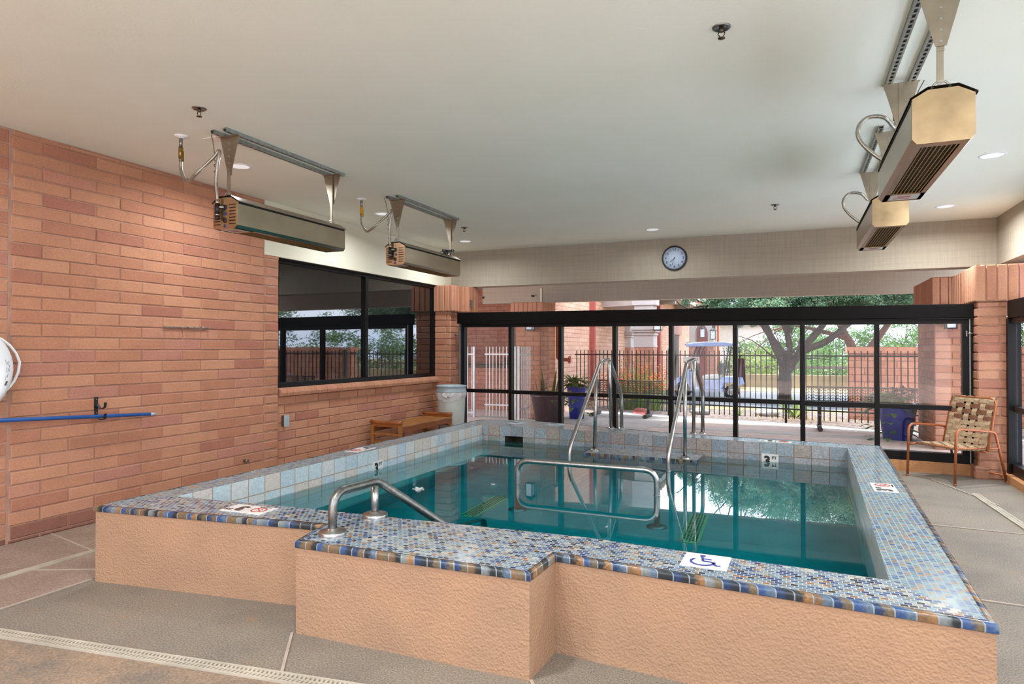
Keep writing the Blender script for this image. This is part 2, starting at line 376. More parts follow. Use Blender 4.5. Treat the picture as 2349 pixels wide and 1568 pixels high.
m_leaf2 = leafm('fresh_green_leaves', [(0,'#34582a'),(.5,'#54803a'),(1,'#7c9850')])
m_leaf3 = leafm('yellow_green_leaves', [(0,'#5c7c30'),(.5,'#7c9440'),(1,'#a0a45c')])
m_flower = plain('orange_flower', '#e8744c', .6); m_bark = plain('bark', '#38281f', .95, var=.3, vscale=12, bump=.8, bscale=30)
m_purple = leafm('purple_leaves', [(0,'#4a2c40'),(1,'#7c4a60')])
m_potb = plain('blue_glazed_pot', '#2338b0', .15, var=.15, vscale=3); m_potd = plain('dark_pot', '#3c2f3c', .3); m_soil = plain('soil', '#4a382c', .95)
m_iron = plain('fence_iron', '#2c2624', .6, .3); m_gatew = plain('pale_gate_metal', '#c8c6c2', .5, .2)
m_bench = plain('bench_metal', '#4a4544', .5, .3); m_patio = floor2('patio_aggregate', '#c4b6b2', '#d8ccc8'); m_conc = plain('pale_concrete', '#b4aea8', .85, var=.08, vscale=2)
def gravelm():
    t = NT('gravel'); v = t.N('TexVoronoi'); t.l.new(t.pos(), v.inputs['Vector']); v.inputs['Scale'].default_value = 22
    s_ = t.sep(v.outputs['Color']); col = t.ramp(s_[0], [(0,'#483c36'),(.4,'#685a52'),(.7,'#7e7068'),(1,'#988a80')])
    return t.done(col, .9, 0, t.bump(v.outputs['Distance'], .8, .03))
m_gravel = gravelm(); m_road = plain('asphalt', '#606468', .9, var=.08); m_dirt = plain('dirt_ground', '#8e7c58', .95, var=.15, vscale=.8)
m_rededge = plain('red_brown_paint', '#a85448', .6); m_orangep = plain('orange_brown_pipe', '#b4602c', .5)
m_cart = plain('cart_blue_paint', '#9fb2dc', .25, .1); m_cartw = plain('cart_seat_cream', '#d8d2c4', .6); m_tyre = plain('tyre', '#1c1c1e', .8)
m_lampg = plain('lantern_glass', '#dce4e8', .2); m_cone = None
def emis(name, c, s):
    t = NT(name); t.done(srgb(c), .4); t.b.inputs['Emission Color'].default_value = srgb(c); t.b.inputs['Emission Strength'].default_value = s; return t.mat
m_lens = emis('recessed_lamp_lens', '#fff6e8', 9.0)
m_darkb = brick_tex('far_brick_y', 'Y', '#dab69e', '#d0a68c', '#b28c76'); m_darkbx = brick_tex('far_brick_x', 'X', '#b88c7c', '#a87c6c', '#94705f')
m_blockx = brick_tex('block_wall', 'X', '#cc9478', '#bd8468', '#9c6c54', .4, .15, .012)
m_blocky = brick_tex('block_wall_side', 'Y', '#c08470', '#a86e5c', '#8a5c4c', .4, .15, .012)
m_red = plain('sign_red', '#c03030', .5); m_marker = plain('marker_tile', '#e4e4de', .25, var=.02); m_ink = plain('marker_ink', '#26242c', .5)
m_inkb = plain('marker_blue', '#3a3f8c', .5); m_inkr = plain('marker_brown', '#4c2c28', .5); m_ivory = plain('ivory_grate', '#dcd29c', .5)
m_dial = plain('clock_dial', '#b9cce4', .4, var=.01)
# ============================================================ SETTING
def struct(o, label=None): return tag(o, label, kind='structure')
XL, HC = -5.35, 3.09
Z3 = Vector((0, 0, 1))
def blocks(mb, P0, u, n, length, z0, z1, course=.1008, blen=.427, off0=0., alt=.2135, j=.008, bev=.006, ztop=None, zph=0., dep=.05, rnd=None, jit=.002):
    """raised blocks on a wall face: P0 start point, u along, n outward"""
    rnd = rnd or random; P0 = Vector(P0); u = Vector(u).normalized(); n = Vector(n).normalized()
    k0 = int(math.floor((z0-zph)/course)); k = k0
    while zph+k*course < z1-1e-4:
        za, zb = max(z0, zph+k*course)+j/2, min(z1, zph+(k+1)*course)-j/2
        if zb-za > .012:
            s = (off0 + (alt if k % 2 else 0)) % blen - blen
            while s < length-1e-4:
                a, b = max(0, s)+j/2, min(length, s+blen)-j/2
                if b-a > .015:
                    e = rnd.uniform(-jit, jit); B = min(bev, (b-a)*.3, (zb-za)*.3); tn = min(1, max(.01, rnd.gauss(.5, .27)))
                    def p(x, z, d): return P0+u*x+Z3*(z-P0.z)+n*d
                    vs = [p(a,za,-dep),p(b,za,-dep),p(b,zb,-dep),p(a,zb,-dep), p(a,za,e-B),p(b,za,e-B),p(b,zb,e-B),p(a,zb,e-B),
                          p(a+B,za+B,e),p(b-B,za+B,e),p(b-B,zb-B,e),p(a+B,zb-B,e)]
                    mb.add(vs, [(0,1,5,4),(1,2,6,5),(2,3,7,6),(3,0,4,7),(4,5,9,8),(5,6,10,9),(6,7,11,10),(7,4,8,11),(8,9,10,11)], 0, False, tn)
                s += blen
        k += 1
def pier(name, rects, z0, z1, parent, course=.1008, blen=.427, soldier=False, j=.008, phase=0, bev=.01):
    """brick pier: every block of every course is a bevelled block on the four faces of the rectangle"""
    mb = MB(); rr = random.Random(len(name)*31+int(z0*100)+phase)
    for (x0, x1, y0, y1) in rects:
        for P0, u, n, L in [((x0,y0,z0),(1,0,0),(0,-1,0),x1-x0), ((x1,y0,z0),(0,1,0),(1,0,0),y1-y0), ((x1,y1,z0),(-1,0,0),(0,1,0),x1-x0), ((x0,y1,z0),(0,-1,0),(-1,0,0),y1-y0)]:
            if soldier: blocks(mb, P0, u, n, L, z0, z1, course=z1-z0+.001, blen=.1, off0=0, alt=0, zph=z0, j=j, bev=bev, rnd=rr)
            else: blocks(mb, P0, u, n, L, z0, z1, course, blen, off0=.0, zph=0, j=j, bev=bev, rnd=rr)
        mb.box(x0+.012, x1-.012, y0+.012, y1-.012, z0, z1, 1)
    return mb.build(name, [m_brick, m_mortar], parent)

# --- floor (with the well of the spa left out), joints and channel drains
mb = MB()
X0, X1, Y0, Y1 = -3.82, .42, 3.25, 7.45; FX0, FX1, FY0, FY1 = -5.6, 9.5, -2.5, 9.3
for a in [(FX0, X0, FY0, FY1), (X1, 2.2, FY0, FY1), (X0, X1, FY0, Y0), (X0, X1, Y1, FY1)]: mb.box(a[0], a[1], a[2], a[3], -.15, 0)
fl = struct(mb.build('floor', m_floor))
mb = MB(); mb.prism([(-5.4, -2.5), (-4.07, -2.5), (-4.07, 2.79), (-4.02, 2.9), (-4.02, 9.5), (-5.4, 9.5)], 0, .003)
struct(mb.build('trim_1', m_floor_pink))                                 # smoother pink strip of floor along the block wall
mb = MB(); mb.prism([(-4.06, -2.5), (2.2, -2.5), (2.2, 2.83), (.6, 2.62), (-1.9, 2.29), (-4.06, 2.0)], 0, .003)
struct(mb.build('trim_2', m_floor_mott))                                 # mottled floor nearest the camera
mb = MB()
for p, q in [((-4.06, -2), (-4.06, 2.79)), ((-2.357, 2.67), (-2.1, 2.31)), ((-2.1, 2.2), (-1.9, 1.2)), ((-5.35, 3.35), (-4.03, 3.05)), ((-4.66, 2.72), (-4.05, 3.0)), ((.66, 4.6), (2.2, 4.5)), ((.7, 6.4), (2.2, 6.3)), ((1.4, 8.6), (1.75, 7.4)), ((-1.06, 2.70), (-.9, 2.45))]:
    mb.bar((p[0], p[1], .004), (q[0], q[1], .004), .014, .006)
struct(mb.build('trim_3', m_joint))
def channel(name, p, q, w, label):
    w *= .8; p, q = Vector(p), Vector(q); t = thing(name, label, 'drain', tuple(p)); d = (q-p).normalized(); a = d.cross(Z3)
    mb = MB(); L = (q-p).length
    for sgn in (-1, 1): mb.bar(p+a*sgn*w/2+Z3*.006, q+a*sgn*w/2+Z3*.006, .012, .012)
    mb.bar(p+Z3*.005, q+Z3*.005, .008, .011); mb.build('rim', m_chan, t)
    mb = MB(); n = int(L/.022)
    for i in range(n):
        c = p+d*(i+.5)*L/n+Z3*.006
        for sgn in (-1, 1): mb.bar(c+a*sgn*w*.04+d*.004, c+a*sgn*(w/2)-d*.004, .011, .008)
    mb.build('grating', m_chan, t)
    mb = MB(); mb.bar(p+Z3*.0035, q+Z3*.0035, w, .003); mb.build('slot', m_slot2, t)
    return t
m_chan = plain('drain_plastic', '#b0a694', .6, var=.08); m_slot = plain('drain_slot', '#5c5348', .9); m_slot2 = plain('drain_shadow', '#8c8274', .9)
channel('channel_drain', (-4.06, 2.03, 0), (1.9, 2.8, 0), .085, 'long slotted beige channel drain in the floor in front of the spa, nearest the camera')
channel('channel_drain', (-4.65, -.5, 0), (-4.60, 3.2, 0), .06, 'narrow pinkish channel drain in the floor running beside the left block wall')
channel('channel_drain', (1.9, 2.95, 0), (1.66, 7.9, 0), .07, 'channel drain in the floor right of the spa, leading to the strap chair')

# --- left block wall
mb = MB(); rr = random.Random(3)
blocks(mb, (XL, 3.042, 0), (0,1,0), (1,0,0), 5.6-3.042, 0, 3.085, off0=(3.483-3.042), zph=.028, rnd=rr)
blocks(mb, (XL, 5.6, 0), (0,1,0), (1,0,0), .23, 0, 2.49, off0=(5.626-5.6), zph=.028, rnd=rr, bev=.012)
blocks(mb, (XL-.004, -2.5, 0), (0,1,0), (1,0,0), 3.034+2.5, 0, 3.085, off0=.1, zph=.05, rnd=rr)
blocks(mb, (XL-.09, 5.83, 0), (1,0,0), (0,1,0), .09, 0, 2.49, zph=.028, rnd=rr, bev=.014, jit=.004)
mb.box(XL-.35, XL-.008, -2.5, 5.60, 0, HC, 1); mb.box(XL-.35, XL-.008, 5.60, 5.82, 0, 2.49, 1)
for i_, f_ in enumerate(mb.f):
    if mb.m[i_] == 0 and max(mb.v[k_][2] for k_ in f_) < .132: mb.m[i_] = 2                # grimy bottom courses
struct(mb.build('wall_left', [m_brick, m_mortar, m_brickd]))
mb = MB()                                             # lower wall under the window
blocks(mb, (XL-.03, 5.845, 0), (0,1,0), (1,0,0), 9.62-5.845, 0, .905, off0=.3, zph=-.0, rnd=rr, blen=.40)
mb.box(XL-.35, XL-.042, 5.83, 9.8, 0, .99, 1)
struct(mb.build('wall_left_low', [m_brick, m_mortar]))
mb = MB()
for i in range(38):                                   # rowlock sill of rounded blocks
    y = 5.85+i*.1; e = random.uniform(-.002, .002); tn = random.uniform(.3, 1)
    pr = [(XL-.10, .905), (XL-.012+e, .905), (XL+.018+e, .915), (XL+.024+e, .95), (XL+.008+e, .985), (XL-.03, 1.0), (XL-.10, 1.01)]
    a, b = y+.002, y+.098
    vs = [(x, a, z) for x, z in pr]+[(x, b, z) for x, z in pr]; k = len(pr)
    mb.add(vs, [list(range(k)), list(range(k, 2*k))[::-1]]+[(q, (q+1)%k, k+(q+1)%k, k+q) for q in range(k)], 0, False, tn)
mb.box(XL-.10, XL-.0, 5.85, 9.65, .91, .99, 1)
struct(mb.build('window_1_sill', [m_brick, m_mortar]))
mb = MB(); mb.box(XL-.35, XL, 5.605, 9.91, 2.49, HC); struct(mb.build('trim_4', m_lint))     # painted lintel over the window
mb = MB(); mb.box(XL-.3, XL-.09, 9.47, 9.91, 0, HC); struct(mb.build('wall_left_end', m_darkb))

# --- window in the left wall
XG = XL-.10
w1 = struct(thing('window_1', None, None, (XG, 5.83, 1.0)), 'dark two-pane window with black frame in the left block wall')
mb = MB(); y0, y1, z0, z1 = 5.835, 9.47, 1.0, 2.488
mb.box(XG-.05, XG+.045, y0, y1, z0, z0+.06); mb.box(XG-.05, XG+.045, y0, y1, z1-.05, z1)
mb.box(XG-.05, XG+.045, y0, y0+.05, z0+.06, z1-.05); mb.box(XG-.05, XG+.045, y1-.05, y1, z0+.06, z1-.05); mb.box(XG+.02, XG+.06, y0, y1, z1-.02, z1)
mb.build('frame', m_bronze, w1, .004)
mb = MB(); mb.box(XG-.05, XG+.045, 7.55, 7.61, z0+.06, z1-.05); mb.build('mullion', m_bronze, w1, .004)
for a, b in ((y0+.05, 7.55), (7.61, y1-.05)):
    mb = MB(); mb.box(XG-.004, XG+.004, a, b, z0+.06, z1-.05); mb.build('pane', m_glassd, w1)
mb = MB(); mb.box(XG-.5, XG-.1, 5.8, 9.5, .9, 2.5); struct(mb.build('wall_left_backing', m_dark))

# --- ceiling, beams
mb = MB(); mb.box(XL-.3, 2.34, -1.2, 9.93, HC, HC+.2); struct(mb.build('ceiling', m_ceil))
mb = MB(); mb.box(-8.2, 2.9, 10.2, 14.1, 3.0, 3.1); mb.box(-9.4, -5.0, 14.1, 15.7, 3.0, 3.1); struct(mb.build('ceiling_porch', m_beamd))  # slab's reach over the left courtyard is added, out of sight, to shade it
mb = MB(); mb.box(XL-.3, 2.9, 9.91, 10.2, 2.49, HC+.2); struct(mb.build('trim_5', m_beam))     # beam that carries the clock
mb = MB(); mb.box(2.335, 2.75, -1.2, 9.91, 2.495, HC+.2); struct(mb.build('trim_6', m_beam))   # right beam
b2 = MB(); A_, B_ = Vector((-6.6, 13.83, 2.49)), Vector((3.4, 14.3, 2.49))
d = (B_-A_).normalized(); b2.bar(A_+Z3*.3, B_+Z3*.3, .2, .6); tb = struct(b2.build('trim_7', m_beamd))
mb = MB()                                             # joint cover and bolts on the outer beam
g = onY(1240, 680, 13.75); mb.box(g.x-.02, g.x+.02, 13.77, 13.83, 2.49, 2.8)
mb.build('joint_cover', m_lint, tb)
for px, py in [(1112, 683), (1224, 679), (2147, 643), (2147, 658), (2190, 642), (2190, 656)]:
    q = onY(px, py, 14.05 if px > 2000 else 13.8); mb = MB(); mb.cyl((q.x, q.y-.1, q.z), (q.x, q.y+.05, q.z), .022, 10); mb.build('bolt', m_bronze, tb)

# --- pillars
t = thing('brick_pillar', 'slump block pillar between the dark window and the left end of the glass wall', 'pillar', (-5.3, 9.46, 0))
pier('shaft', [(-5.42, -5.12, 9.46, 9.9)], 0, 2.06, t); pier('cap', [(-5.42, -5.055, 9.42, 9.75), (-5.42, -4.93, 9.75, 10.1)], 2.06, 2.485, t, soldier=True)
mb = MB(); mb.box(-4.93, -4.915, 9.78, 9.84, 2.14, 2.26); mb.build('plate', m_steeld, t)
mb = MB(); q = onX(1045, 769, -5.12); mb.cyl((-5.12, q.y, q.z), (-5.05, q.y, q.z), .008, 8); mb.box(-5.055, -5.045, q.y-.012, q.y+.012, q.z-.03, q.z+.03); mb.lathe([(.001,-.0),(.022,.0),(.022,.006),(.001,.006)], (-5.115, q.y, q.z), 10, 'X'); mb.build('door_stop', m_steel, t)
t = thing('brick_pillar', 'slump block pillar with soldier-course cap behind the strap chair, right of the glass wall', 'pillar', (2.0, 8.87, 0))
pier('shaft', [(1.9, 2.19, 8.87, 9.7)], 0, 1.985, t, phase=2); pier('plinth', [(1.86, 2.0, 8.83, 9.1)], 0, .14, t)
pier('cap', [(1.875, 2.6, 8.83, 9.5), (1.9, 2.8, 9.5, 10.2)], 1.985, 2.395, t, soldier=True, phase=5)
mb = MB(); q = onX(2226, 765, 1.9); mb.cyl((1.9, 9.0, q.z), (1.83, 9.0, q.z), .008, 8); mb.box(1.82, 1.83, 8.985, 9.015, q.z-.035, q.z+.03); mb.build('door_stop', m_steel, t)
t = thing('brick_pillar', 'outdoor slump block pillar with soldier cap carrying the outer beam, behind the blue planters', 'pillar', (-4.8, 12.6, 0))
pier('shaft', [(-5.35, -4.80, 12.75, 13.3)], 0, 2.02, t, blen=.4); pier('cap', [(-5.45, -4.72, 12.68, 13.4)], 2.02, 2.42, t, soldier=True)
t = thing('brick_pillar', 'outdoor slump block pillar carrying the outer beam at the right, past the glass and the strap chair', 'pillar', (2.2, 11.2, 0))
pier('shaft', [(1.88, 2.55, 11.2, 12.6)], 0, 2.06, t, blen=.4); pier('cap', [(1.84, 2.62, 11.14, 12.7)], 2.06, 2.49, t, soldier=True)

# --- far glass wall (window_2) : frame members follow the line WP0-WP1
wu = (WP1-WP0).normalized(); wn2 = Vector((wu.y, -wu.x, 0))
def WX(x): return WP0+wu*((x-WP0.x)/wu.x)
def wbar(mb, xa, xb, za, zb, dep=.09, shift=0., zb2=None, za2=None):
    a, b = WX(xa), WX(xb); n = wn2*(dep/2); s = wn2*shift
    za2 = za if za2 is None else za2; zb2 = zb if zb2 is None else zb2
    vs = [a+n+s+Z3*za, b+n+s+Z3*za2, b-n+s+Z3*za2, a-n+s+Z3*za, a+n+s+Z3*zb, b+n+s+Z3*zb2, b-n+s+Z3*zb2, a-n+s+Z3*zb]
    mb.add(vs, [(0,3,2,1),(4,5,6,7),(0,1,5,4),(1,2,6,5),(2,3,7,6),(3,0,4,7)])
w2 = struct(thing('window_2', None, None, (-1.5, 9.3, 0)), 'long bronze-framed glass wall behind the spa')
ms = [-4.914, -4.059, -3.221, -2.376, -1.564, -.712, .108, .936, 1.836]
mb = MB(); wbar(mb, -4.99, 1.9, 1.865, 2.035, .2, 0, 1.97, 1.81); mb.build('header', m_header, w2, .004)
mb = MB(); wbar(mb, -4.99, 1.9, 1.80, 1.86, .09, 0, 1.805, 1.745); wbar(mb, -4.99, 1.9, 1.855, 1.863, .22, 0, 1.806, 1.798)
wbar(mb, -4.99, -4.885, .14, 1.82); wbar(mb, 1.80, 1.9, .14, 1.76); wbar(mb, -4.99, 1.9, .13, .235, .12); mb.build('frame', m_bronze, w2, .003)
mb = MB(); wbar(mb, -4.96, -4.945, .0, 1.86, .12, .02); wbar(mb, 1.865, 1.875, .14, 1.8, .13, .0); mb.build('track_edge', m_galv, w2)
for x in ms[1:-1]:
    mb = MB(); wbar(mb, x-.028, x+.028, .235, 1.80, .10); mb.build('mullion', m_bronze, w2, .003)
for i in range(8):
    a, b = ms[i]+.028, ms[i+1]-.028
    if i == 0: a = -4.885
    if i == 7: b = 1.80
    zc = .78-.003*i
    mb = MB(); wbar(mb, a, b, zc-.025, zc+.03, .08); mb.build('transom', m_bronze, w2, .002)
    for za, zb in ((.235, zc-.025), (zc+.03, 1.80-.0065*i)):
        mb = MB(); wbar(mb, a-.004, b+.004, za, zb, .006); mb.build('pane', m_glass, w2)
mb = MB(); wbar(mb, -5.0, 1.92, -.02, .13, .16); struct(mb.build('baseboard_back', m_curb))
mb = MB(); wbar(mb, -5.0, -4.9, 2.0, 2.4, .1)

# --- right-hand glass wall (window_3)
w3 = struct(thing('window_3', None, None, (2.25, 4, 0)), 'bronze-framed glass wall along the right side of the room')
mb = MB(); mb.box(2.17, 2.33, -1.2, 8.83, 1.79, 1.985); mb.build('header', m_header, w3, .004)
mb = MB(); mb.box(2.19, 2.29, -1.2, 8.86, 1.735, 1.79); mb.box(2.19, 2.29, -1.2, 8.86, .085, .2); mb.box(2.165, 2.29, 8.80, 8.868, .085, 1.79); mb.build('frame', m_bronze, w3, .003)
ys = [8.8-.85*k for k in range(12)]
for y in ys[1:]:
    mb = MB(); mb.box(2.195, 2.285, y-.03, y+.03, .2, 1.735); mb.build('mullion', m_bronze, w3, .003)
for i in range(11):
    a, b = ys[i+1]+.03, ys[i]-.03
    mb = MB(); mb.box(2.2, 2.28, a, b, .77, .83); mb.build('transom', m_bronze, w3, .002)
    for za, zb in ((.2, .77), (.83, 1.735)):
        mb = MB(); mb.box(2.237, 2.243, a-.004, b+.004, za, zb); mb.build('pane', m_glass, w3)
mb = MB(); mb.box(2.13, 2.36, -1.2, 8.83, -.02, .085); struct(mb.build('baseboard_right', m_curb))
# ============================================================ THE SPA
ZT, ZW, ZB = .469, .2765, -.62
O = [(-4.015,2.78), (-2.42,2.985), (-2.345,2.68), (-1.064,2.693), (-1.05,2.995), (.665,2.852), (.811,7.645), (-1.291,7.836), (-2.7,8.27), (-3.45,8.42), (-3.9,8.36), (-4.02,8.2), (-4.01,5.5)]
I_FL, I_FM, I_FM2, I_FR = (-3.778,3.172), (-2.968,3.24), (-1.012,3.325), (.371,3.219)
bl, bm_, br = onZ(1106, 973.5, ZT), onZ(1353, 988, ZT), onZ(1944, 1027, ZT)
I_BL, I_BM, I_BR = (bl.x, bl.y), (bm_.x, bm_.y), (br.x, br.y)
pool = thing('spa_pool', 'raised rectangular spa with tan stucco sides and blue mosaic tile coping', 'spa pool', (-1.7, 5.2, 0))
inn = [I_FL, I_FM, I_FM2, I_FR, I_BR, I_BM, I_BL]
def offset(poly, d):                                  # outward offset of an anticlockwise polygon
    n = len(poly); out = []
    for i in range(n):
        a, b, c = Vector(poly[i-1]), Vector(poly[i]), Vector(poly[(i+1) % n])
        e1, e2 = (b-a).normalized(), (c-b).normalized(); n1, n2 = Vector((e1.y, -e1.x)), Vector((e2.y, -e2.x))
        m = (n1+n2).normalized(); out.append(tuple(b+m*d/max(.3, m.dot(n1))))
    return out
Ow = offset(O, -.002)
mb = MB()                                             # stucco walls: outer skin down to the floor
n = len(Ow)
mb.add([(p[0],p[1],-.02) for p in Ow]+[(p[0],p[1],ZT-.03) for p in Ow], [(i,(i+1)%n,n+(i+1)%n,n+i) for i in range(n)])
o = mb.build('stucco_wall', m_stucco, pool)
# mosaic coping: four strips
zc = ZT
mb = MB(); Oi = offset(O, -.0)
def q3(ps, mi=0): mb.add([(p[0],p[1],zc) for p in ps], [list(range(len(ps)))], mi)
q3([O[0], O[1], I_FM, I_FL]); q3([O[1], O[2], O[3], O[4], I_FM2, I_FM]); q3([O[4], O[5], I_FR, I_FM2])
q3([O[5], O[6], I_BR, I_FR], 1); q3([O[6], O[7], I_BM, I_BR], 1); q3([O[7], O[8], O[9], O[10], O[11], I_BL, I_BM], 1); q3([O[11], O[12], O[0], I_FL, I_BL], 1)
mb.build('mosaic_coping', [m_mosf, m_mosr], pool)
# bullnose edge tiles swept round the outside
mb = MB(); prof = [(-.004, -.034), (.003, -.034), (.005, -.030), (.005, -.010), (.003, -.003), (-.001, .001), (-.024, .0022), (-.024, -.002)]
pts = []; n = len(O)
offs = [offset(O, p[0]) for p in prof]; u = 0; mb.uv = []
for i in range(n):
    j = (i+1) % n; L = (Vector(O[j])-Vector(O[i])).length
    vs = [(offs[k][i][0], offs[k][i][1], ZT+prof[k][1]) for k in range(len(prof))]+[(offs[k][j][0], offs[k][j][1], ZT+prof[k][1]) for k in range(len(prof))]; m = len(prof)
    mb.add(vs, [(k, k+m, k+m+1, k+1) for k in range(m-1)], 0, False)
    for k in range(m-1): mb.uv.append([(u, k/m), (u+L, k/m), (u+L, (k+1)/m), (u, (k+1)/m)])
    u += math.ceil(L/.07)*.07
# (kept flat shaded: recalculated normals keep the loop order, so the UVs stay valid)
def build_uv(mb, name, mat, parent):
    me = bpy.data.meshes.new(name); Mi = rootinv(parent)
    me.from_pydata([tuple(Mi @ Vector(p)) for p in mb.v], [], mb.f); me.materials.append(mat)
    l = me.uv_layers.new(name='uv')
    for i, p in enumerate(me.polygons):
        for j, li in enumerate(p.loop_indices): l.data[li].uv = mb.uv[i][j]
        p.use_smooth = True
    me.update(); o = bpy.data.objects.new(name, me); C.objects.link(o); o.parent = parent; return o
build_uv(mb, 'bullnose_edge', m_edge, pool)
# inner tiled walls
def wallq(mb, a, b, z0, z1, mi=0): mb.add([(a[0],a[1],z0),(b[0],b[1],z0),(b[0],b[1],z1),(a[0],a[1],z1)], [(0,1,2,3)], mi)
mb = MB()
wallq(mb, I_FL, I_FM, ZB, zc); wallq(mb, I_FM, I_FM2, ZB, zc); wallq(mb, I_FM2, I_FR, ZB, zc)
wallq(mb, I_FR, I_BR, ZB, zc, 1); wallq(mb, I_BL, I_FL, ZB, zc, 1); wallq(mb, I_BR, I_BM, ZB, zc)
k1, k2 = onZ(1141, 1004, .345), onZ(1186, 1006, .345)
def lerpy(x): return I_BM[1]+(I_BL[1]-I_BM[1])*(x-I_BM[0])/(I_BL[0]-I_BM[0])
ka, kb = (k1.x, lerpy(k1.x)), (k2.x, lerpy(k2.x))
wallq(mb, I_BM, kb, ZB, zc); wallq(mb, ka, I_BL, ZB, zc); wallq(mb, kb, ka, .345, zc); wallq(mb, kb, ka, ZB, .16)
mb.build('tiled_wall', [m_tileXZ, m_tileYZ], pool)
mb = MB(); yb = kb[1]+.35
mb.add([(ka[0],ka[1],.16),(kb[0],kb[1],.16),(kb[0],yb,.16),(ka[0],yb,.16),(ka[0],ka[1],.345),(kb[0],kb[1],.345),(kb[0],yb,.345),(ka[0],yb,.345)], [(0,1,2,3),(4,5,6,7),(0,3,7,4),(1,2,6,5),(2,3,7,6)])
mb.build('skimmer_throat', m_slot, pool)
mb = MB(); mb.add([(p[0],p[1],ZB) for p in inn], [list(range(len(inn)))]); mb.build('basin_floor', m_plaster, pool)
mb = MB()                                             # underwater bench ledge along the left wall, edged in dark tile
mb.prism([(I_FL[0], I_FL[1]), (I_FL[0]+.42, I_FL[1]), (I_BL[0]+.42, I_BL[1]-.05), (I_BL[0], I_BL[1])], ZB, -.18)
mb.build('bench_ledge', m_plaster, pool)
mb = MB()
for i in range(36):
    t0 = i/36; y = 3.25+t0*4.3; x = I_FL[0]+.42+(I_BL[0]-I_FL[0])*t0; mb.box(x-.035, x+.003, y, y+.108, -.185, -.175)
mb.build('ledge_edge_tiles', m_edge, pool)
# platform shelf that carries the rail posts
P1, P2, P3, P4 = onZ(1338, 1038, .3), onZ(1594, 1056, .3), onZ(1603, 1050, .3), onZ(1362, 1030, .3)
pf = [(P1.x, P1.y), (P2.x+.02, P2.y), (P3.x+.02, 7.46), (P1.x, 7.53)]
mb = MB(); mb.prism(pf, .1, .302, 0); mb.build('post_shelf', m_mosf, pool)
mb = MB(); mb.uv = []
off_ = offset(pf, .006); u = 0
for i in (3, 0, 1):
    j = (i+1) % 4; L = (Vector(pf[j])-Vector(pf[i])).length
    mb.add([(off_[i][0],off_[i][1],.262),(off_[j][0],off_[j][1],.262),(off_[j][0],off_[j][1],.305),(off_[i][0],off_[i][1],.305)], [(0,1,2,3)]); mb.uv.append([(u,0),(u+L,0),(u+L,1),(u,1)]); u += .076*math.ceil(L/.076)
build_uv(mb, 'shelf_edge', m_edge, pool)
# slotted drain covers on the basin floor (refraction lifts what stands below the surface)
def refr(px, py, z):                                  # where a sight line meets depth z after bending at the water surface
    s = onZ(px, py, ZW); d = (s-CO).normalized(); nrm = Vector((0,0,1)); ct = -d.z; eta = 1/1.33
    k = 1-eta*eta*(1-ct*ct); t = d*eta+nrm*(eta*ct-sqrt(k)); return s+t*((z-s.z)/t.z)
for (a, b, w) in [((1070, 1185), (1152, 1138), .15), ((1580, 1245), (1606, 1178), .15)]:
    p, q = refr(*a, ZB+.012), refr(*b, ZB+.012); d = (q-p).normalized(); s_ = d.cross(Z3); L = (q-p).length
    mb = MB(); N_ = 10; ring = []
    for e, sg in ((q, 1), (p, -1)):
        for k in range(N_+1):
            an = -pi/2+pi*k/N_; ring.append(e-d*sg*w/2+(d*cos(an)*sg+s_*sin(an)*sg)*w/2)
    mb.prism([(r_.x, r_.y) for r_ in ring], ZB, ZB+.02)
    dc = mb.build('drain_cover', m_ivory, pool); dc['label'] = 'ivory slotted drain cover on the basin floor'
    mb = MB(); nn = int(L/.035)
    for k in range(1, nn):
        for r_ in (-2, -1, 0, 1, 2):
            c = p+d*(k+.5*(r_ % 2))*L/nn+s_*r_*.023; mb.bar(c-d*.011+Z3*.012, c+d*.011+Z3*.012, .012, .003)
    mb.build('slots', m_dark, dc)
# skimmer lids let into the coping
for px, py in ((1185, 969.5), (1273, 973)):
    c = onZ(px, py, ZT); mb = MB(); mb.lathe([(.001, .004), (.11, .004), (.125, .002), (.125, -.01)], (c.x, c.y+.0, ZT), 28)
    l_ = mb.build('skimmer_lid', m_canrim, pool); mb = MB(); mb.bar((c.x-.06, c.y, ZT+.006), (c.x+.03, c.y+.02, ZT+.006), .02, .003); mb.build('finger_slot', m_slot, l_)
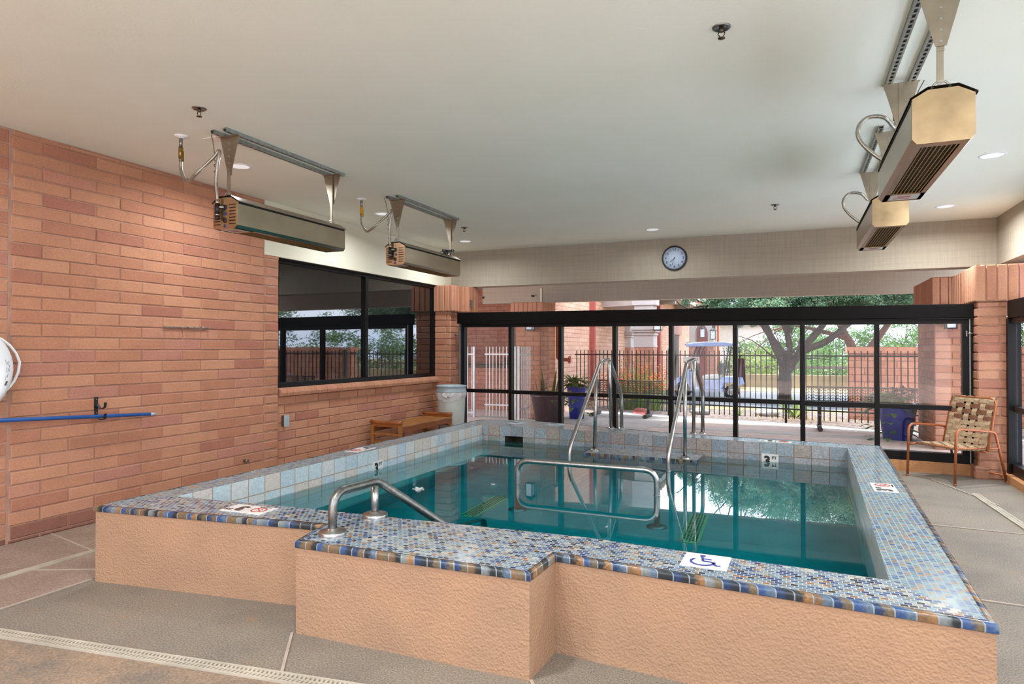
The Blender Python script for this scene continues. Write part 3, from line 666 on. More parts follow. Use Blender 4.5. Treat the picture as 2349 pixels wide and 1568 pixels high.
# depth and warning tiles
def wheel(parent, Mx):
    mb = MB()
    def P(x, y): return Mx @ Vector((x, y, .002))
    arc = [P(.052*cos(a)-.012, .052*sin(a)-.022) for a in [radians(v) for v in range(140, 372, 12)]]
    nz = (Mx @ Vector((0,0,1))-Mx @ Vector((0,0,0)))
    def strip(pts, w):
        for a, b in zip(pts, pts[1:]): mb.bar(a, b, w, .002, nz)
    strip(arc, .011); strip([P(-.022, .045), P(-.012, -.012), P(.028, -.014), P(.052, -.062), P(.070, -.056)], .011); strip([P(-.018, .022), P(.022, .020)], .009)
    cc = P(-.022, .062); mb.lathe([(.001, .001), (.013, .001), (.013, -.001)], tuple(cc), 16)
    return mb.build('wheelchair_symbol', m_inkb, parent)
def nodive(parent, Mx):
    mb = MB(); R_ = .045
    P = lambda x, y, z=.002: Mx @ Vector((x, y, z))
    nz = (Mx @ Vector((0,0,1))-Mx @ Vector((0,0,0)))
    pts = [P(R_*cos(a), R_*sin(a)) for a in [2*pi*k/28 for k in range(29)]]
    for a, b in zip(pts, pts[1:]): mb.bar(a, b, .009, .0015, nz)
    mb.bar(P(-.032, .032), P(.032, -.032), .008, .0015, nz); s1 = mb.build('prohibition_ring', m_red, parent)
    mb = MB(); mb.bar(P(-.02, -.012, .0015), P(.018, .012, .0015), .006, .001, nz); mb.bar(P(-.02, -.012, .0015), P(-.004, -.022, .0015), .005, .001, nz); mb.build('diver', m_ink, parent)
    text_mesh('NO DIVING', .016, m_ink, 'lettering', parent, Mx @ Matrix.Translation((0, -.062, .002)))
def tile(Mx, w, h, label):
    mb = MB(); c = [Mx @ Vector(v) for v in [(-w/2,-h/2,-.004),(w/2,-h/2,-.004),(w/2,h/2,-.004),(-w/2,h/2,-.004),(-w/2,-h/2,.0008),(w/2,-h/2,.0008),(w/2,h/2,.0008),(-w/2,h/2,.0008)]]
    mb.add(c, [(0,3,2,1),(4,5,6,7),(0,1,5,4),(1,2,6,5),(2,3,7,6),(3,0,4,7)]); o = mb.build('marker_tile', m_marker, pool); o['label'] = label; return o
def three(parent, Mx, mat, s=.13):
    text_mesh('3', s, mat, 'numeral', parent, Mx @ Matrix.Translation((-.028, 0, .002)), bold=.006); text_mesh('FT', s*.36, mat, 'lettering', parent, Mx @ Matrix.Translation((.042, .035, .002)), bold=.001)
# on the coping, front left: read from inside the spa
c = onZ(548, 1164.5, ZT+.003); Mx = frame((c.x, c.y, ZT+.003), (-1, -.03, 0), (.03, -1, 0)); tl_ = tile(Mx @ Matrix.Translation((.0,0,0)), .152, .16, 'white tile reading 3 FT'); three(tl_, Mx, m_inkr)
c = onZ(594, 1167.5, ZT+.003); c2 = Mx @ Vector((-.156, 0, 0)); Mx2 = Mx @ Matrix.Translation((-.156, 0, 0)); tl_ = tile(Mx2, .152, .16, 'white no-diving tile'); nodive(tl_, Mx2)
Mx = frame((-.375, 3.165, ZT+.003), (1, -.02, 0), (.02, 1, 0)); tl_ = tile(Mx, .205, .2, 'cream tile with blue wheelchair symbol'); wheel(tl_, Mx)
Mx = frame((.585, 5.42, ZT+.003), (0, 1, 0), (-1, 0, 0)); tl_ = tile(Mx, .15, .15, 'no-diving tile'); nodive(tl_, Mx)
Mx = frame((.585, 5.265, ZT+.003), (0, 1, 0), (-1, 0, 0)); tl_ = tile(Mx, .15, .15, 'tile reading 3 FT'); three(tl_, Mx, m_ink)
Mx = frame((-3.885, 5.27, ZT+.003), (0, -1, 0), (1, 0, 0)); tl_ = tile(Mx, .15, .15, 'no-diving tile'); nodive(tl_, Mx)
Mx = frame((-3.885, 5.425, ZT+.003), (0, -1, 0), (1, 0, 0)); tl_ = tile(Mx, .15, .15, 'tile reading 3 FT'); three(tl_, Mx, m_ink)
Mx = frame((-1.15, 7.67, ZT+.003), (-1, 0, 0), (0, -1, 0))
for k in (0, 1):
    c = onZ(1760+k*38, 1011+k*2.4, ZT); Mx = frame((c.x, c.y, ZT+.003), (-1, .04, 0), (-.04, -1, 0)); tl_ = tile(Mx, .15, .12, 'pale warning tile'); (nodive if k else three)(*((tl_, Mx) if k else (tl_, Mx, m_ink, .1)))
# on the waterline
dx = Vector((I_BR[0]-I_BM[0], I_BR[1]-I_BM[1], 0)).normalized(); c = onY(1766, 1060, 7.36); c = Vector((c.x, I_BM[1]+(I_BR[1]-I_BM[1])*(c.x-I_BM[0])/(I_BR[0]-I_BM[0]), .278))
Mx = frame(c-Vector((-dx.y, dx.x, 0))*.004, dx, (0,0,1)); tl_ = tile(Mx, .165, .15, 'white waterline tile reading 3 FT'); three(tl_, Mx, m_ink)
dy = Vector((I_BL[0]-I_FL[0], I_BL[1]-I_FL[1], 0)).normalized(); cy = onX(868, 1080, -3.74).y; c = Vector((I_FL[0]+(I_BL[0]-I_FL[0])*(cy-I_FL[1])/(I_BL[1]-I_FL[1]), cy, .285))
Mx = frame(c+Vector((dy.y, -dy.x, 0))*.004, dy, (0,0,1)); tl_ = tile(Mx, .165, .15, 'white waterline tile reading 3 FT'); three(tl_, Mx, m_ink)

# water: a closed body reaching a little into the walls
wp = offset(inn, .015); mb = MB(); mb.prism(wp, ZB-.02, ZW)
wt_ = mb.build('spa_water', m_water); tag(wt_, 'still teal water filling the raised spa, mirroring trees and sky', 'water', kind='stuff')
mb = MB()                                             # bubbles over the return jet
for k in range(26):
    a, r_ = random.uniform(0, 2*pi), random.uniform(0, .06); c = onZ(957, 1122, ZW); mb.sphere((c.x+r_*cos(a), c.y+r_*sin(a), ZW-.004+random.uniform(0, .01)), random.uniform(.006, .014), seg=8, rings=5)
tag(mb.build('jet_bubbles', m_bag), 'small patch of white bubbles rising at the left of the water', 'bubbles', kind='stuff')

# --- rails
RR = .021
def flange(mb, c, r=.055, h=.012):
    mb.lathe([(RR, h+.014), (RR+.012, h+.012), (r*.8, h), (r, h*.6), (r, 0)], c, 24)
def exit_rail(xw, yw, xp, yp, xc1, yc1, xc2, yc2, pxs, label):
    (bwx, bwy), (tx, ty), (t2x, t2y), (bx, by), (jx, jy) = pxs
    t = thing('exit_handrail', label, 'handrail', (xw, yw, ZB))
    X = xw
    # the rail lies in a vertical plane between the water leg and the coping leg
    a, b = Vector((xw, yw, 0)), Vector((xc2, yc2, 0)); pn = (b-a).cross(Z3).normalized()
    def pl(px, py):
        d = ray(px, py); return CO+d*((a-CO).dot(pn)/d.dot(pn))
    W0 = pl(bwx, bwy); T1 = pl(tx, ty); T2 = pl(t2x, t2y); B1 = pl(bx, by)
    W0.z = max(W0.z, .33)
    foot = Vector((W0.x, W0.y, ZB+.02)); end = Vector((xc2, yc2, ZT)); B1 = Vector((xc2, yc2, B1.z))
    pts = fillet([foot, W0, T1, T2, B1, end], {1:.10, 2:.07, 3:.07, 4:.08})
    mb = MB(); mb.tube(pts, RR, 14); mb.build('rail', m_steel, t)
    mb = MB(); J = T1+(W0-T1)*.28; q = T1+(W0-T1)*((yp-T1.y)/(W0.y-T1.y)) if abs(W0.y-T1.y) > .01 else J
    mb.cyl((xp, yp, .302), (q.x, q.y, q.z), RR*.95, 14); flange(mb, (xp, yp, .302)); mb.build('shelf_post', m_steel, t)
    mb = MB(); q = T1+(T2-T1)*.8; mb.cyl((xc1, yc1, ZT), (T2.x, T2.y, T2.z-.02), RR*.95, 14); flange(mb, (xc1, yc1, ZT), .045, .008); flange(mb, tuple(end), .045, .008); mb.build('coping_post', m_steel, t)
    mb = MB(); mb.lathe([(RR, .008), (RR+.006, .006), (RR+.006, -.006), (RR, -.008)], (W0.x, W0.y, ZW), 18); mb.build('collar', m_steeld, t)
    return t
exit_rail(-2.156, 6.583, -2.076, 7.256, -2.078, 8.003, -1.949, 8.011, [(1306, 1028), (1377, 830), (1397, 822), (1426, 905), (0, 0)], 'left of two tall stainless exit handrails bridging the far coping of the spa')
exit_rail(-1.112, 6.442, -1.055, 7.111, -1.07, 7.888, -.973, 7.93, [(1533, 1040), (1575, 832), (1592, 823), (1612, 898), (0, 0)], 'right of two tall stainless exit handrails bridging the far coping of the spa')
t = thing('grab_rail', 'stainless loop grab rail standing in the middle of the spa water', 'grab rail', (-1.6, 5.35, ZB))
zr = onY(1350, 1067, 5.35).z
pts = fillet([(-2.231, 5.36, ZB+.01), (-2.231, 5.36, zr), (-1.01, 5.33, zr), (-1.01, 5.33, ZB+.01)], .11, 8)
mb = MB(); mb.tube(pts, .024, 14); mb.build('rail', m_steel, t)
for x, y in ((-2.231, 5.36), (-1.01, 5.33)):
    mb = MB(); mb.lathe([(.024, .03), (.05, .028), (.08, .012), (.085, 0)], (x, y, ZB), 24); mb.build('flange', m_steel, t)
    mb = MB(); mb.lathe([(.024, .006), (.029, .004), (.029, -.004), (.024, -.006)], (x, y, ZW), 18); mb.build('collar', m_steeld, t)
t = thing('entry_handrail', 'thick stainless entry handrail bolted to the front coping, sloping down into the water', 'handrail', (-2.25, 2.85, ZT))
b1, b2_ = Vector((-2.247, 2.85, ZT)), Vector((-2.258, 3.15, ZT))
def plf(px, py, y0): return onA(px, py, 1, y0)
top2 = onX(868, 1103, -2.255); top1 = onX(783, 1132, -2.252)
e1 = onZ(1003, 1193, .40); low = Vector((-1.72, 3.62, ZW-.25)); endp = Vector((-1.62, 3.9, ZW-.30))
b2_ = Vector((-2.258, top2.y-.03, ZT))
pts = fillet([b1, Vector((b1.x, b1.y, top1.z+.02)), top2, e1, e1+(e1-top2)*.8], {1:.12, 2:.06, 3:.05}, 8)
mb = MB(); mb.tube(pts, .0235, 16); mb.build('rail', m_steeld, t)
mb = MB(); mb.cyl(b2_, (b2_.x, b2_.y, top2.z-.02), .022, 16); mb.build('post', m_steel, t)
for c in (b1, b2_):
    mb = MB(); mb.lathe([(.023, .035), (.03, .034), (.034, .022), (.07, .02), (.074, .014), (.074, 0)], tuple(c), 32); mb.build('flange', m_steel, t)
t = thing('underwater_rail', 'dark submerged rail bend behind the front coping of the spa', 'handrail', (-1.6, 4.0, ZB))
q1, q2, q3_ = refr(1060, 1203, -.05), refr(1108, 1190, -.05), refr(1118, 1200, -.35)
mb = MB(); mb.tube(fillet([q1+(q1-q2)*.6, q1, q2, Vector((q2.x+.02, q2.y, -.4))], .05), .024, 12); mb.build('rail', m_steeld, t)
# ============================================================ THINGS INSIDE
# --- gas heaters hung from the ceiling; built with the control end at -y
def heater(x, ya, yb, rz, label, sd_=1, coil=False):
    cx, cy = x, (ya+yb)/2; L = yb-ya; h = L/2
    t = thing('patio_heater', label, 'gas heater', (cx, cy, HC), rz, 'gas heaters under the ceiling')
    zb, zs, zt = -.735, -.535, -.50; w = .12; wt = .058
    def bl(mb, name, m, par=None, **k):
        o = mb.build(name, m, None, **k); o.parent = par or t; return o
    sec = [(-w+.018, zb), (w-.018, zb), (w, zb+.022), (w, zs), (wt, zt), (-wt, zt), (-w, zs), (-w, zb+.022)]
    mb = MB(); k = len(sec)                           # body sides (open below)
    vs = [(p[0], -h, p[1]) for p in sec]+[(p[0], h, p[1]) for p in sec]
    mb.add(vs, [(i, (i+1)%k, k+(i+1)%k, k+i) for i in range(1, k)])
    mb.box(-w+.018, -w+.045, -h, h, zb, zb+.004); mb.box(w-.045, w-.018, -h, h, zb, zb+.004)
    mb.box(-w+.045, w-.045, h-.06, h, zb, zb+.004); bl(mb, 'body', m_sheet)
    mb = MB()                                         # roof lip with a dark gap under it
    for s in (-1, 1): mb.add([(s*(w+.008), -h-.01, zs+.004), (s*wt, -h-.01, zt+.012), (s*wt, h+.01, zt+.012), (s*(w+.008), h+.01, zs+.004), (s*(w+.008), -h-.01, zs-.004), (s*(w+.008), h+.01, zs-.004)], [(0,1,2,3),(0,3,5,4)])
    mb.add([(-wt, -h-.01, zt+.012), (wt, -h-.01, zt+.012), (wt, h+.01, zt+.012), (-wt, h+.01, zt+.012)], [(0,1,2,3)]); bl(mb, 'hood', m_sheet2)
    mb = MB()
    for s in (-1, 1): mb.box(s*w-.0015 if s > 0 else s*w-.0025, s*w+.0025 if s > 0 else s*w+.0015, -h+.01, h-.01, zs-.018, zs-.004)
    bl(mb, 'vent_gap', m_dark)
    mb = MB(); inner = [(p[0]*.93, p[1]*.985-.008) for p in sec]
    for y0 in (-h, h):                                # end plates
        mb = MB(); e = -.006 if y0 < 0 else .006
        vs = [(p[0], y0, p[1]) for p in sec]+[(p[0]*.985, y0+e, p[1]-.001) for p in sec]
        mb.add(vs, [list(range(k, 2*k)), list(range(k))]+[(i, (i+1)%k, k+(i+1)%k, k+i) for i in range(k)]); bl(mb, 'end_plate', m_heatend)
    mb = MB(); mb.box(-w+.018, w-.018, -h, -h+.19, zb, zb+.003); bl(mb, 'control_cover', m_heatend)
    mb = MB(); mb.box(-w+.045, w-.045, -h+.19, h-.06, zb+.02, zb+.024); bl(mb, 'burner', m_grill)
    mb = MB()
    for i in range(8): xx = -w+.055+i*(2*w-.11)/7; mb.box(xx-.0025, xx+.0025, -h+.19, h-.06, zb+.002, zb+.008)
    nb = 20
    for i in range(nb+1): yy = -h+.19+i*(L-.25)/nb; mb.box(-w+.045, w-.045, yy-.0005, yy+.0005, zb+.006, zb+.007)
    bl(mb, 'guard_grille', m_burner)
    mb = MB(); mb.box(-w+.04, w-.05, -h+.03, -h+.16, zb-.0012, zb); st = bl(mb, 'warning_sticker', m_stick)
    mb = MB(); mb.box(-w+.085, w-.07, -h+.06, -h+.075, zb-.002, zb-.0012); mb.box(-w+.085, w-.09, -h+.10, -h+.13, zb-.002, zb-.0012); bl(mb, 'sticker_band', m_stick2, st)
    mb = MB()                                         # louvres, knobs and seals on the control end
    for s in (-1, 1):
        mb = MB()
        for i in range(7): z = zb+.03+i*.024; mb.box(s*.075-.03, s*.075+.03, -h-.009, -h-.006, z, z+.006)
        bl(mb, 'louvres', m_dark)
    mb = MB(); mb.lathe([(.001,-h-.012),(.018,-h-.012),(.022,-h-.006),(.022,-h)], (0, 0, -.575), 14, 'Y'); bl(mb, 'gas_port', m_black); mb = MB(); mb.lathe([(.001,-h-.012),(.016,-h-.012),(.02,-h-.006),(.02,-h)], (0, 0, -.675), 14, 'Y'); bl(mb, 'gas_port', m_black)
    mb = MB(); mb.lathe([(.001,-h-.009),(.012,-h-.009),(.012,-h-.006)], (.012, 0, -.625), 12, 'Y'); bl(mb, 'approval_badge', m_inkb); mb = MB(); mb.lathe([(.001,-h-.009),(.012,-h-.009),(.012,-h-.006)], (0, 0, -.715), 12, 'Y'); bl(mb, 'approval_badge', m_inkb)
    for s in (-1, 1):                                 # two strut channels fixed to the ceiling
        mb = MB(); xx = s*.062; mb.box(xx-.02, xx+.02, -h-.07, h+.05, -.006, 0); mb.box(xx-.018, xx-.014, -h-.07, h+.05, -.026, 0); mb.box(xx+.014, xx+.018, -h-.07, h+.05, -.026, 0)
        mb.box(xx-.014, xx-.008, -h-.07, h+.05, -.026, -.023); mb.box(xx+.008, xx+.014, -h-.07, h+.05, -.026, -.023)
        n_ = int(L/.05)
        for i in range(n_+1): yy = -h-.05+i*(L+.1)/n_; mb.box(xx-.009, xx+.009, yy-.009, yy+.009, -.0255, -.0235)
        bl(mb, 'strut_channel', m_galv)
        mb = MB()
        for i in range(n_): yy = -h-.025+i*(L+.1)/n_; mb.box(xx-.008, xx+.008, yy-.012, yy+.012, -.0072, -.006)
        bl(mb, 'strut_holes', m_slot)
    for s in (-1, 1):                                 # triangular hanger plates, strap and ring at each end
        y = s*(h-.035)
        mb = MB(); mb.plate([(-.095, y, -.028), (.095, y, -.028), (.022, y, -.30), (-.022, y, -.30)], .003); mb.box(-.10, .10, y-.018, y+.004, -.030, -.026)
        mb.box(-.014, .014, y-s*.012, y-s*.003, -.32, -.028)
        hp = bl(mb, 'hanger_plate', m_sheet2)
        for z in (-.08, -.13, -.18, -.23, -.28):
            mb = MB(); mb.cyl((0, y-.014, z), (0, y+.006, z), .005, 8); bl(mb, 'bolt', m_galv, hp)
        mb = MB(); mb.bar((0, y-.008, -.28), (0, y-.008, -.46), .022, .005, (0,1,0)); mb.bar((.013, y-.008, -.28), (.013, y-.008, -.46), .004, .012, (0,1,0)); bl(mb, 'hanger_strap', m_sheet2)
        mb = MB()
        ring = [(.034*cos(a), y-.01, -.487+.036*sin(a)) for a in [radians(v) for v in range(-20, 201, 20)]]
        mb.tube(ring, .005, 8); mb.tube([(.018*cos(a), y-.01, -.487+.02*sin(a)) for a in [radians(v) for v in range(0, 181, 30)]], .004, 8)
        mb.bar((-.034, y-.01, -.50), (-.034, y-.01, -.485), .01, .01); mb.bar((.034, y-.01, -.50), (.034, y-.01, -.485), .01, .01); bl(mb, 'shackle', m_steel)
    # gas drop and flexible hose
    gx, gy = (-.40, -h-.06) if sd_ > 0 else (.0, -h-.14)
    mb = MB(); mb.lathe([(.05, 0), (.048, -.008), (.02, -.014), (.012, -.02)], (gx, gy, 0), 20); hs = bl(mb, 'ceiling_rose', m_white)
    mb = MB(); mb.cyl((gx, gy, -.01), (gx, gy, -.09), .013, 12); mb.cyl((gx, gy, -.17), (gx, gy, -.20), .015, 12); bl(mb, 'gas_pipe', m_steeld)
    mb = MB(); mb.cyl((gx, gy, -.09), (gx, gy, -.17), .017, 12); mb.box(gx+.012, gx+.022, gy-.01, gy+.01, -.20, -.12); bl(mb, 'gas_valve', m_yellow if coil else m_brass)
    P = [Vector(p) for p in [(gx, gy, -.19), (gx+.005*sd_, gy, -.27), (gx+.08*sd_, gy-.01, -.365), (gx+.20*sd_, gy-.03, -.32), (gx+.33*sd_, -h-.05, -.20), (-.035, -h-.04, -.155), (-.015, -h-.045, -.17), (-.03, -h-.05, -.25), (-.05, -h-.045, -.38), (-.045, -h-.04, -.47), (-.045, -h-.035, -.52)]]
    if sd_ < 0: P = [Vector(p) for p in [(gx, gy, -.19), (gx+.005, gy, -.22), (gx+.02, gy+.02, -.245), (.08, -h-.05, -.20), (.17, -h-.045, -.19), (.225, -h-.04, -.25), (.21, -h-.04, -.34), (.10, -h-.04, -.46), (.0, -h-.035, -.50), (-.045, -h-.035, -.52)]]
    cv = []
    for i in range(len(P)-1):
        p0, p1, p2, p3 = P[max(i-1,0)], P[i], P[i+1], P[min(i+2, len(P)-1)]
        for k_ in range(5):
            u = k_/5; cv.append(.5*((2*p1)+(p2-p0)*u+(2*p0-5*p1+4*p2-p3)*u*u+(3*p1-p0-3*p2+p3)*u**3))
    cv.append(P[-1])
    mb = MB(); mb.tube(cv, .0125, 10); bl(mb, 'gas_hose', m_hose)
    mb = MB(); mb.cyl((-.045, -h-.035, -.52), (-.045, -h-.035, -.555), .014, 12); bl(mb, 'hose_coupling', m_steel); mb = MB(); mb.cyl((-.045, -h-.035, -.625), (-.045, -h-.035, -.64), .016, 12); bl(mb, 'union_ring', m_steel); mb = MB(); mb.cyl((-.04, -h-.035, -.575), (0, -h-.012, -.575), .011, 10); bl(mb, 'gas_inlet', m_steel)
    mb = MB(); mb.cyl((-.045, -h-.035, -.55), (-.045, -h-.035, -.625), .019, 12); mb.cyl((-.045, -h-.035, -.64), (-.045, -h-.035, -.67), .017, 12); bl(mb, 'regulator', m_black)
    # thin wire from the cover plate, curling round the hose
    wv = [Vector((-.13, -h-.02, -.012)), Vector((-.10, -h-.03, -.07)), Vector((-.085, -h-.03, -.16))]+[Vector((-.075+.02*(k_/34)+.009*cos(k_*1.3), -h-.035+.009*sin(k_*1.3), -.18-.34*k_/34)) for k_ in range(35)]
    mb = MB(); mb.tube(wv, .0028, 6); bl(mb, 'wire', m_slot)
    if coil:
        mb = MB()
        for q in range(5):
            mb.tube([(.03+.05*cos(a+q)+.01*q, h-.22+.10*sin(a)*(1-.08*q), -.475+.008*q+.012*sin(3*a)) for a in [2*pi*k_/16 for k_ in range(16)]], .005, 6, closed=True)
        bl(mb, 'wire_bundle', m_black)
    return t
m_stick = plain('sticker_pale', '#b9b4a8', .4); m_stick2 = plain('sticker_red', '#a0404c', .4); m_brass = plain('brass', '#9c8248', .35, .9)
m_hose = plain('flexible_hose', '#a8a59a', .3, .8, var=.12, vscale=60); m_heatend = plain('heater_end_metal', '#b8a280', .27, .9, var=.12, vscale=7)
heater(-3.935, 3.72, 5.0, 0, 'near left gas heater hung over the spa edge, nearest the block wall corner')
heater(-3.935, 6.03, 7.3, 0, 'far left gas heater before the dark window, black wire bundle on top', coil=True)
heater(.605, 3.38, 4.62, pi, 'large near right gas heater, nearest the camera, with copper-toned end plate', -1)
heater(.66, 5.55, 6.83, pi, 'small-looking far right gas heater behind the big one, beside the clock beam', -1)

def sprinkler(px, py, label):
    c = onZ(px, py, HC); t = thing('ceiling_sprinkler', label, 'sprinkler', (c.x, c.y, HC), 0, 'sprinkler heads')
    mb = MB(); mb.lathe([(.001, -.004), (.03, -.004), (.04, -.009), (.046, -.004), (.046, 0)], (c.x, c.y, HC), 24); mb.build('escutcheon', m_steeld, t)
    mb = MB(); mb.cyl((c.x, c.y, HC-.004), (c.x, c.y, HC-.025), .011, 10)
    for s in (-1, 1): mb.tube([(c.x+s*.009, c.y, HC-.02), (c.x+s*.017, c.y, HC-.035), (c.x+s*.004, c.y, HC-.055)], .003, 6)
    mb.lathe([(.001, -.055), (.018, -.056), (.018, -.059), (.001, -.060)], (c.x, c.y, HC), 14); mb.build('head', m_sprk, t)
m_buoy = plain('buoy_white', '#dde3e8', .5, var=.02); m_rope = plain('rope_white', '#eceef0', .7)
m_sprk = plain('sprinkler_bronze', '#5a5040', .4, .8)
sprinkler(457, 248, 'sprinkler head in the ceiling above and left of the near left heater')
sprinkler(1655, 62, 'largest sprinkler head, in the ceiling near the top centre')
sprinkler(1778, 469, 'small sprinkler head in the ceiling right of the wall clock')
sprinkler(1065, 521, 'small sprinkler head in the ceiling above the far end of the dark window')
def downlight(px, py, label, on=True):
    c = onZ(px, py, HC); t = thing('recessed_light', label, 'ceiling light', (c.x, c.y, HC), 0, 'recessed ceiling lights')
    mb = MB(); mb.lathe([(.082, -.001), (.086, -.006), (.1, -.004), (.102, 0)], (c.x, c.y, HC), 32); mb.build('trim_ring', m_white, t)
    mb = MB(); mb.lathe([(.084, .0), (.06, -.001), (.001, -.002)], (c.x, c.y, HC-.002), 32); r_ = mb.build('lens', m_lensg, t)
    lit(t, c.x, c.y, .45 if c.x < -4 else (.25 if c.x < 0 else 1)); return c
def lit(t, x, y, p=1.0):                              # the lamp's own light, a disc just under its lens
    ld = bpy.data.lights.new('lamp', 'AREA'); ld.shape = 'DISK'; ld.size = .16; ld.energy = LAMP*p; ld.color = (.97, .99, 1); ld.spread = radians(165)
    lo = bpy.data.objects.new('lamp', ld); C.objects.link(lo); lo.parent = t; lo.location = (0, 0, -.008)
m_lensg = emis('lit_lamp_lens', '#f4f6f8', .25)
for px, py, l in [(550, 381, 'recessed light in the ceiling behind the near left heater hanger'), (878, 490, 'recessed light in the ceiling left of the far left heater hanger'), (1067, 553, 'recessed light in the ceiling above the left pillar, farthest left one'), (1497, 526, 'recessed light in the ceiling just left of the wall clock'),
                  (2277, 356, 'recessed light in the ceiling right of the big near heater'), (2169, 473, 'recessed light in the ceiling right of the far right heater')]: downlight(px, py, l)
for x, y, l in [(-4.6, 2.2, 'added unseen fill light in the left row, above the lifebuoy'), (-1.7, 1.9, 'added unseen fill light in the middle row, just in front of the camera'), (1.5, 4.4, 'added unseen fill light in the right row, right of the big near heater'), (1.5, 2.1, 'added unseen fill light in the right row, nearest the camera'), (-3.2, -.1, 'added unseen fill light over the floor left behind the camera'), (.4, -.1, 'added unseen fill light over the floor right behind the camera')][:6]:  # ceiling lamps added out of view to brighten the room
    t = thing('recessed_light', l, 'ceiling light', (x, y, HC), 0, 'recessed ceiling lights')
    mb = MB(); mb.lathe([(.082, -.001), (.086, -.006), (.1, -.004), (.102, 0)], (x, y, HC), 32); mb.build('trim_ring', m_white, t)
    mb = MB(); mb.lathe([(.084, .0), (.06, -.001), (.001, -.002)], (x, y, HC-.002), 32); mb.build('lens', m_lensg, t); lit(t, x, y, .15 if x < -4 else .8)
c = onZ(492, 319, HC); mb = MB(); mb.box(c.x-.07, c.x+.07, c.y-.05, c.y+.05, HC-.006, HC); tag(mb.build('cover_plate', m_marker), 'blank cover plate on the ceiling by the near left heater struts', 'cover plate')

# --- clock on the beam
cc = onY(1547.5, 592, 9.91); t = thing('wall_clock', 'round white wall clock with black rim on the beam', 'clock', (cc.x, 9.91, cc.z)); R_ = .183
mb = MB(); mb.lathe([(R_, 9.91), (R_, 9.885), (R_-.006, 9.872), (R_-.016, 9.872), (R_-.022, 9.884)], (cc.x, 0, cc.z), 48, 'Y')
mb.build('rim', m_black, t)
mb = MB(); mb.lathe([(.001, 9.886), (R_-.02, 9.886), (R_-.02, 9.909), (.001, 9.909)], (cc.x, 0, cc.z), 48, 'Y'); mb.build('dial', m_dial, t)
for i in range(1, 13):
    a = pi/2-i*pi/6; Mx = frame((cc.x+.126*cos(a), 9.8845, cc.z+.126*sin(a)), (1,0,0), (0,0,1)); text_mesh(str(i), .05, m_ink, 'numeral', t, Mx, .0006, bold=.0006)
def hand(ang, L, w, name, m):
    a = radians(90-ang); d = Vector((cos(a), 0, sin(a))); mb = MB(); p = Vector((cc.x, 9.882, cc.z)); mb.bar(p-d*L*.15, p+d*L, w, .002, (0,1,0)); mb.build(name, m, t)
hand(226, .085, .007, 'hour_hand', m_black); hand(198, .12, .0045, 'minute_hand', m_black); hand(176, .1, .0015, 'second_hand', m_steeld)
mb = MB(); mb.lathe([(.001, 9.878), (.008, 9.879), (.008, 9.886)], (cc.x, 0, cc.z), 14, 'Y'); mb.build('hub', m_black, t)

# --- hook rack, pole, bracket, ring buoy, junction box, pipe stub on the left wall
a, b = onX(376, 749, XL+.01), onX(479, 752, XL+.01); t = thing('hook_rack', 'row of small chrome coat hooks on the left block wall', 'hook rack', tuple(a))
mb = MB(); mb.bar(a, b, .02, .008); mb.build('rail', m_steel, t)
for i in range(7):
    p = a+(b-a)*(.04+i*.153); mb = MB(); mb.tube([p+Vector((.0, 0, .004)), p+Vector((.022, 0, -.004)), p+Vector((.03, 0, -.018)), p+Vector((.034, 0, 0)), p+Vector((.036, 0, .012))], .004, 6); mb.build('hook', m_steel, t)
xq = XL+.07; a, b = onX(0, 964, xq), onX(344, 949.5, xq); d = (b-a).normalized(); s_ = a-d*2.2; e_ = onX(357, 949, xq)
t = thing('telescopic_pole', 'long blue pole with grey end cap hung level on the left block wall', 'pole', tuple(s_))
mb = MB(); mb.cyl(s_, b, .0155, 16); mb.build('shaft', m_blue, t); mb = MB(); mb.cyl(b-d*.005, e_, .013, 14); mb.build('tip', m_canrim, t)
p = onX(221, 910, XL+.004); q = onX(221, 950, XL+.004); t = thing('pole_bracket', 'black double-hook bracket on the left block wall holding the blue pole', 'bracket', (XL, p.y, q.z))
mb = MB(); mb.box(XL, XL+.006, p.y-.014, p.y+.014, q.z-.01, p.z); mb.build('back_plate', m_black, t)
for z in (p.z-.065, q.z-.012):
    mb = MB()
    hk = [(XL+.006, z), (XL+.03, z-.028), (XL+.07, z-.03), (XL+.095, z-.018), (XL+.10, z+.022)]
    for (x1, z1), (x2, z2) in zip(hk, hk[1:]): mb.bar((x1, p.y+.012, z1), (x2, p.y+.012, z2), .022, .005, (1,0,0))
    mb.build('hook', m_black, t)
mb = MB()
for z in (p.z-.02, (p.z+q.z)/2, q.z+.015): mb.cyl((XL+.005, p.y, z), (XL+.009, p.y, z), .004, 8)
mb.build('screws', m_steel, t)
yc, zc_ = 2.675, 1.30
t = thing('ring_buoy', 'white ring lifebuoy with rope loops on the left wall, cut by the photo edge', 'lifebuoy', (XL, yc, zc_))
mb = MB(); mb.tube([(XL+.07, yc+.26*cos(a), zc_+.26*sin(a)) for a in [2*pi*k/64 for k in range(64)]], .062, 20, closed=True, flat=1.35); mb.build('ring', m_buoy, t)
for k in range(4):
    a0 = radians(52+90*k)
    mb = MB(); mb.tube([(XL+.07, yc+.26*cos(a), zc_+.26*sin(a)) for a in [a0-.11, a0-.04, a0+.04, a0+.11]], .066, 20, flat=1.34, caps=False); mb.build('band', m_white, t)
    a1 = a0-radians(90); P = []
    for s in range(9):
        u = s/8; aa = a1+.08+u*(radians(90)-.16); rr_ = .335+.075*(1-abs(2*u-1)**1.4); P.append((XL+.05, yc+rr_*cos(aa), zc_+rr_*sin(aa)))
    mb = MB(); mb.tube(P, .010, 8); mb.build('rope', m_rope, t)
mb = MB()                                             # rows of small grey print, too fine to read
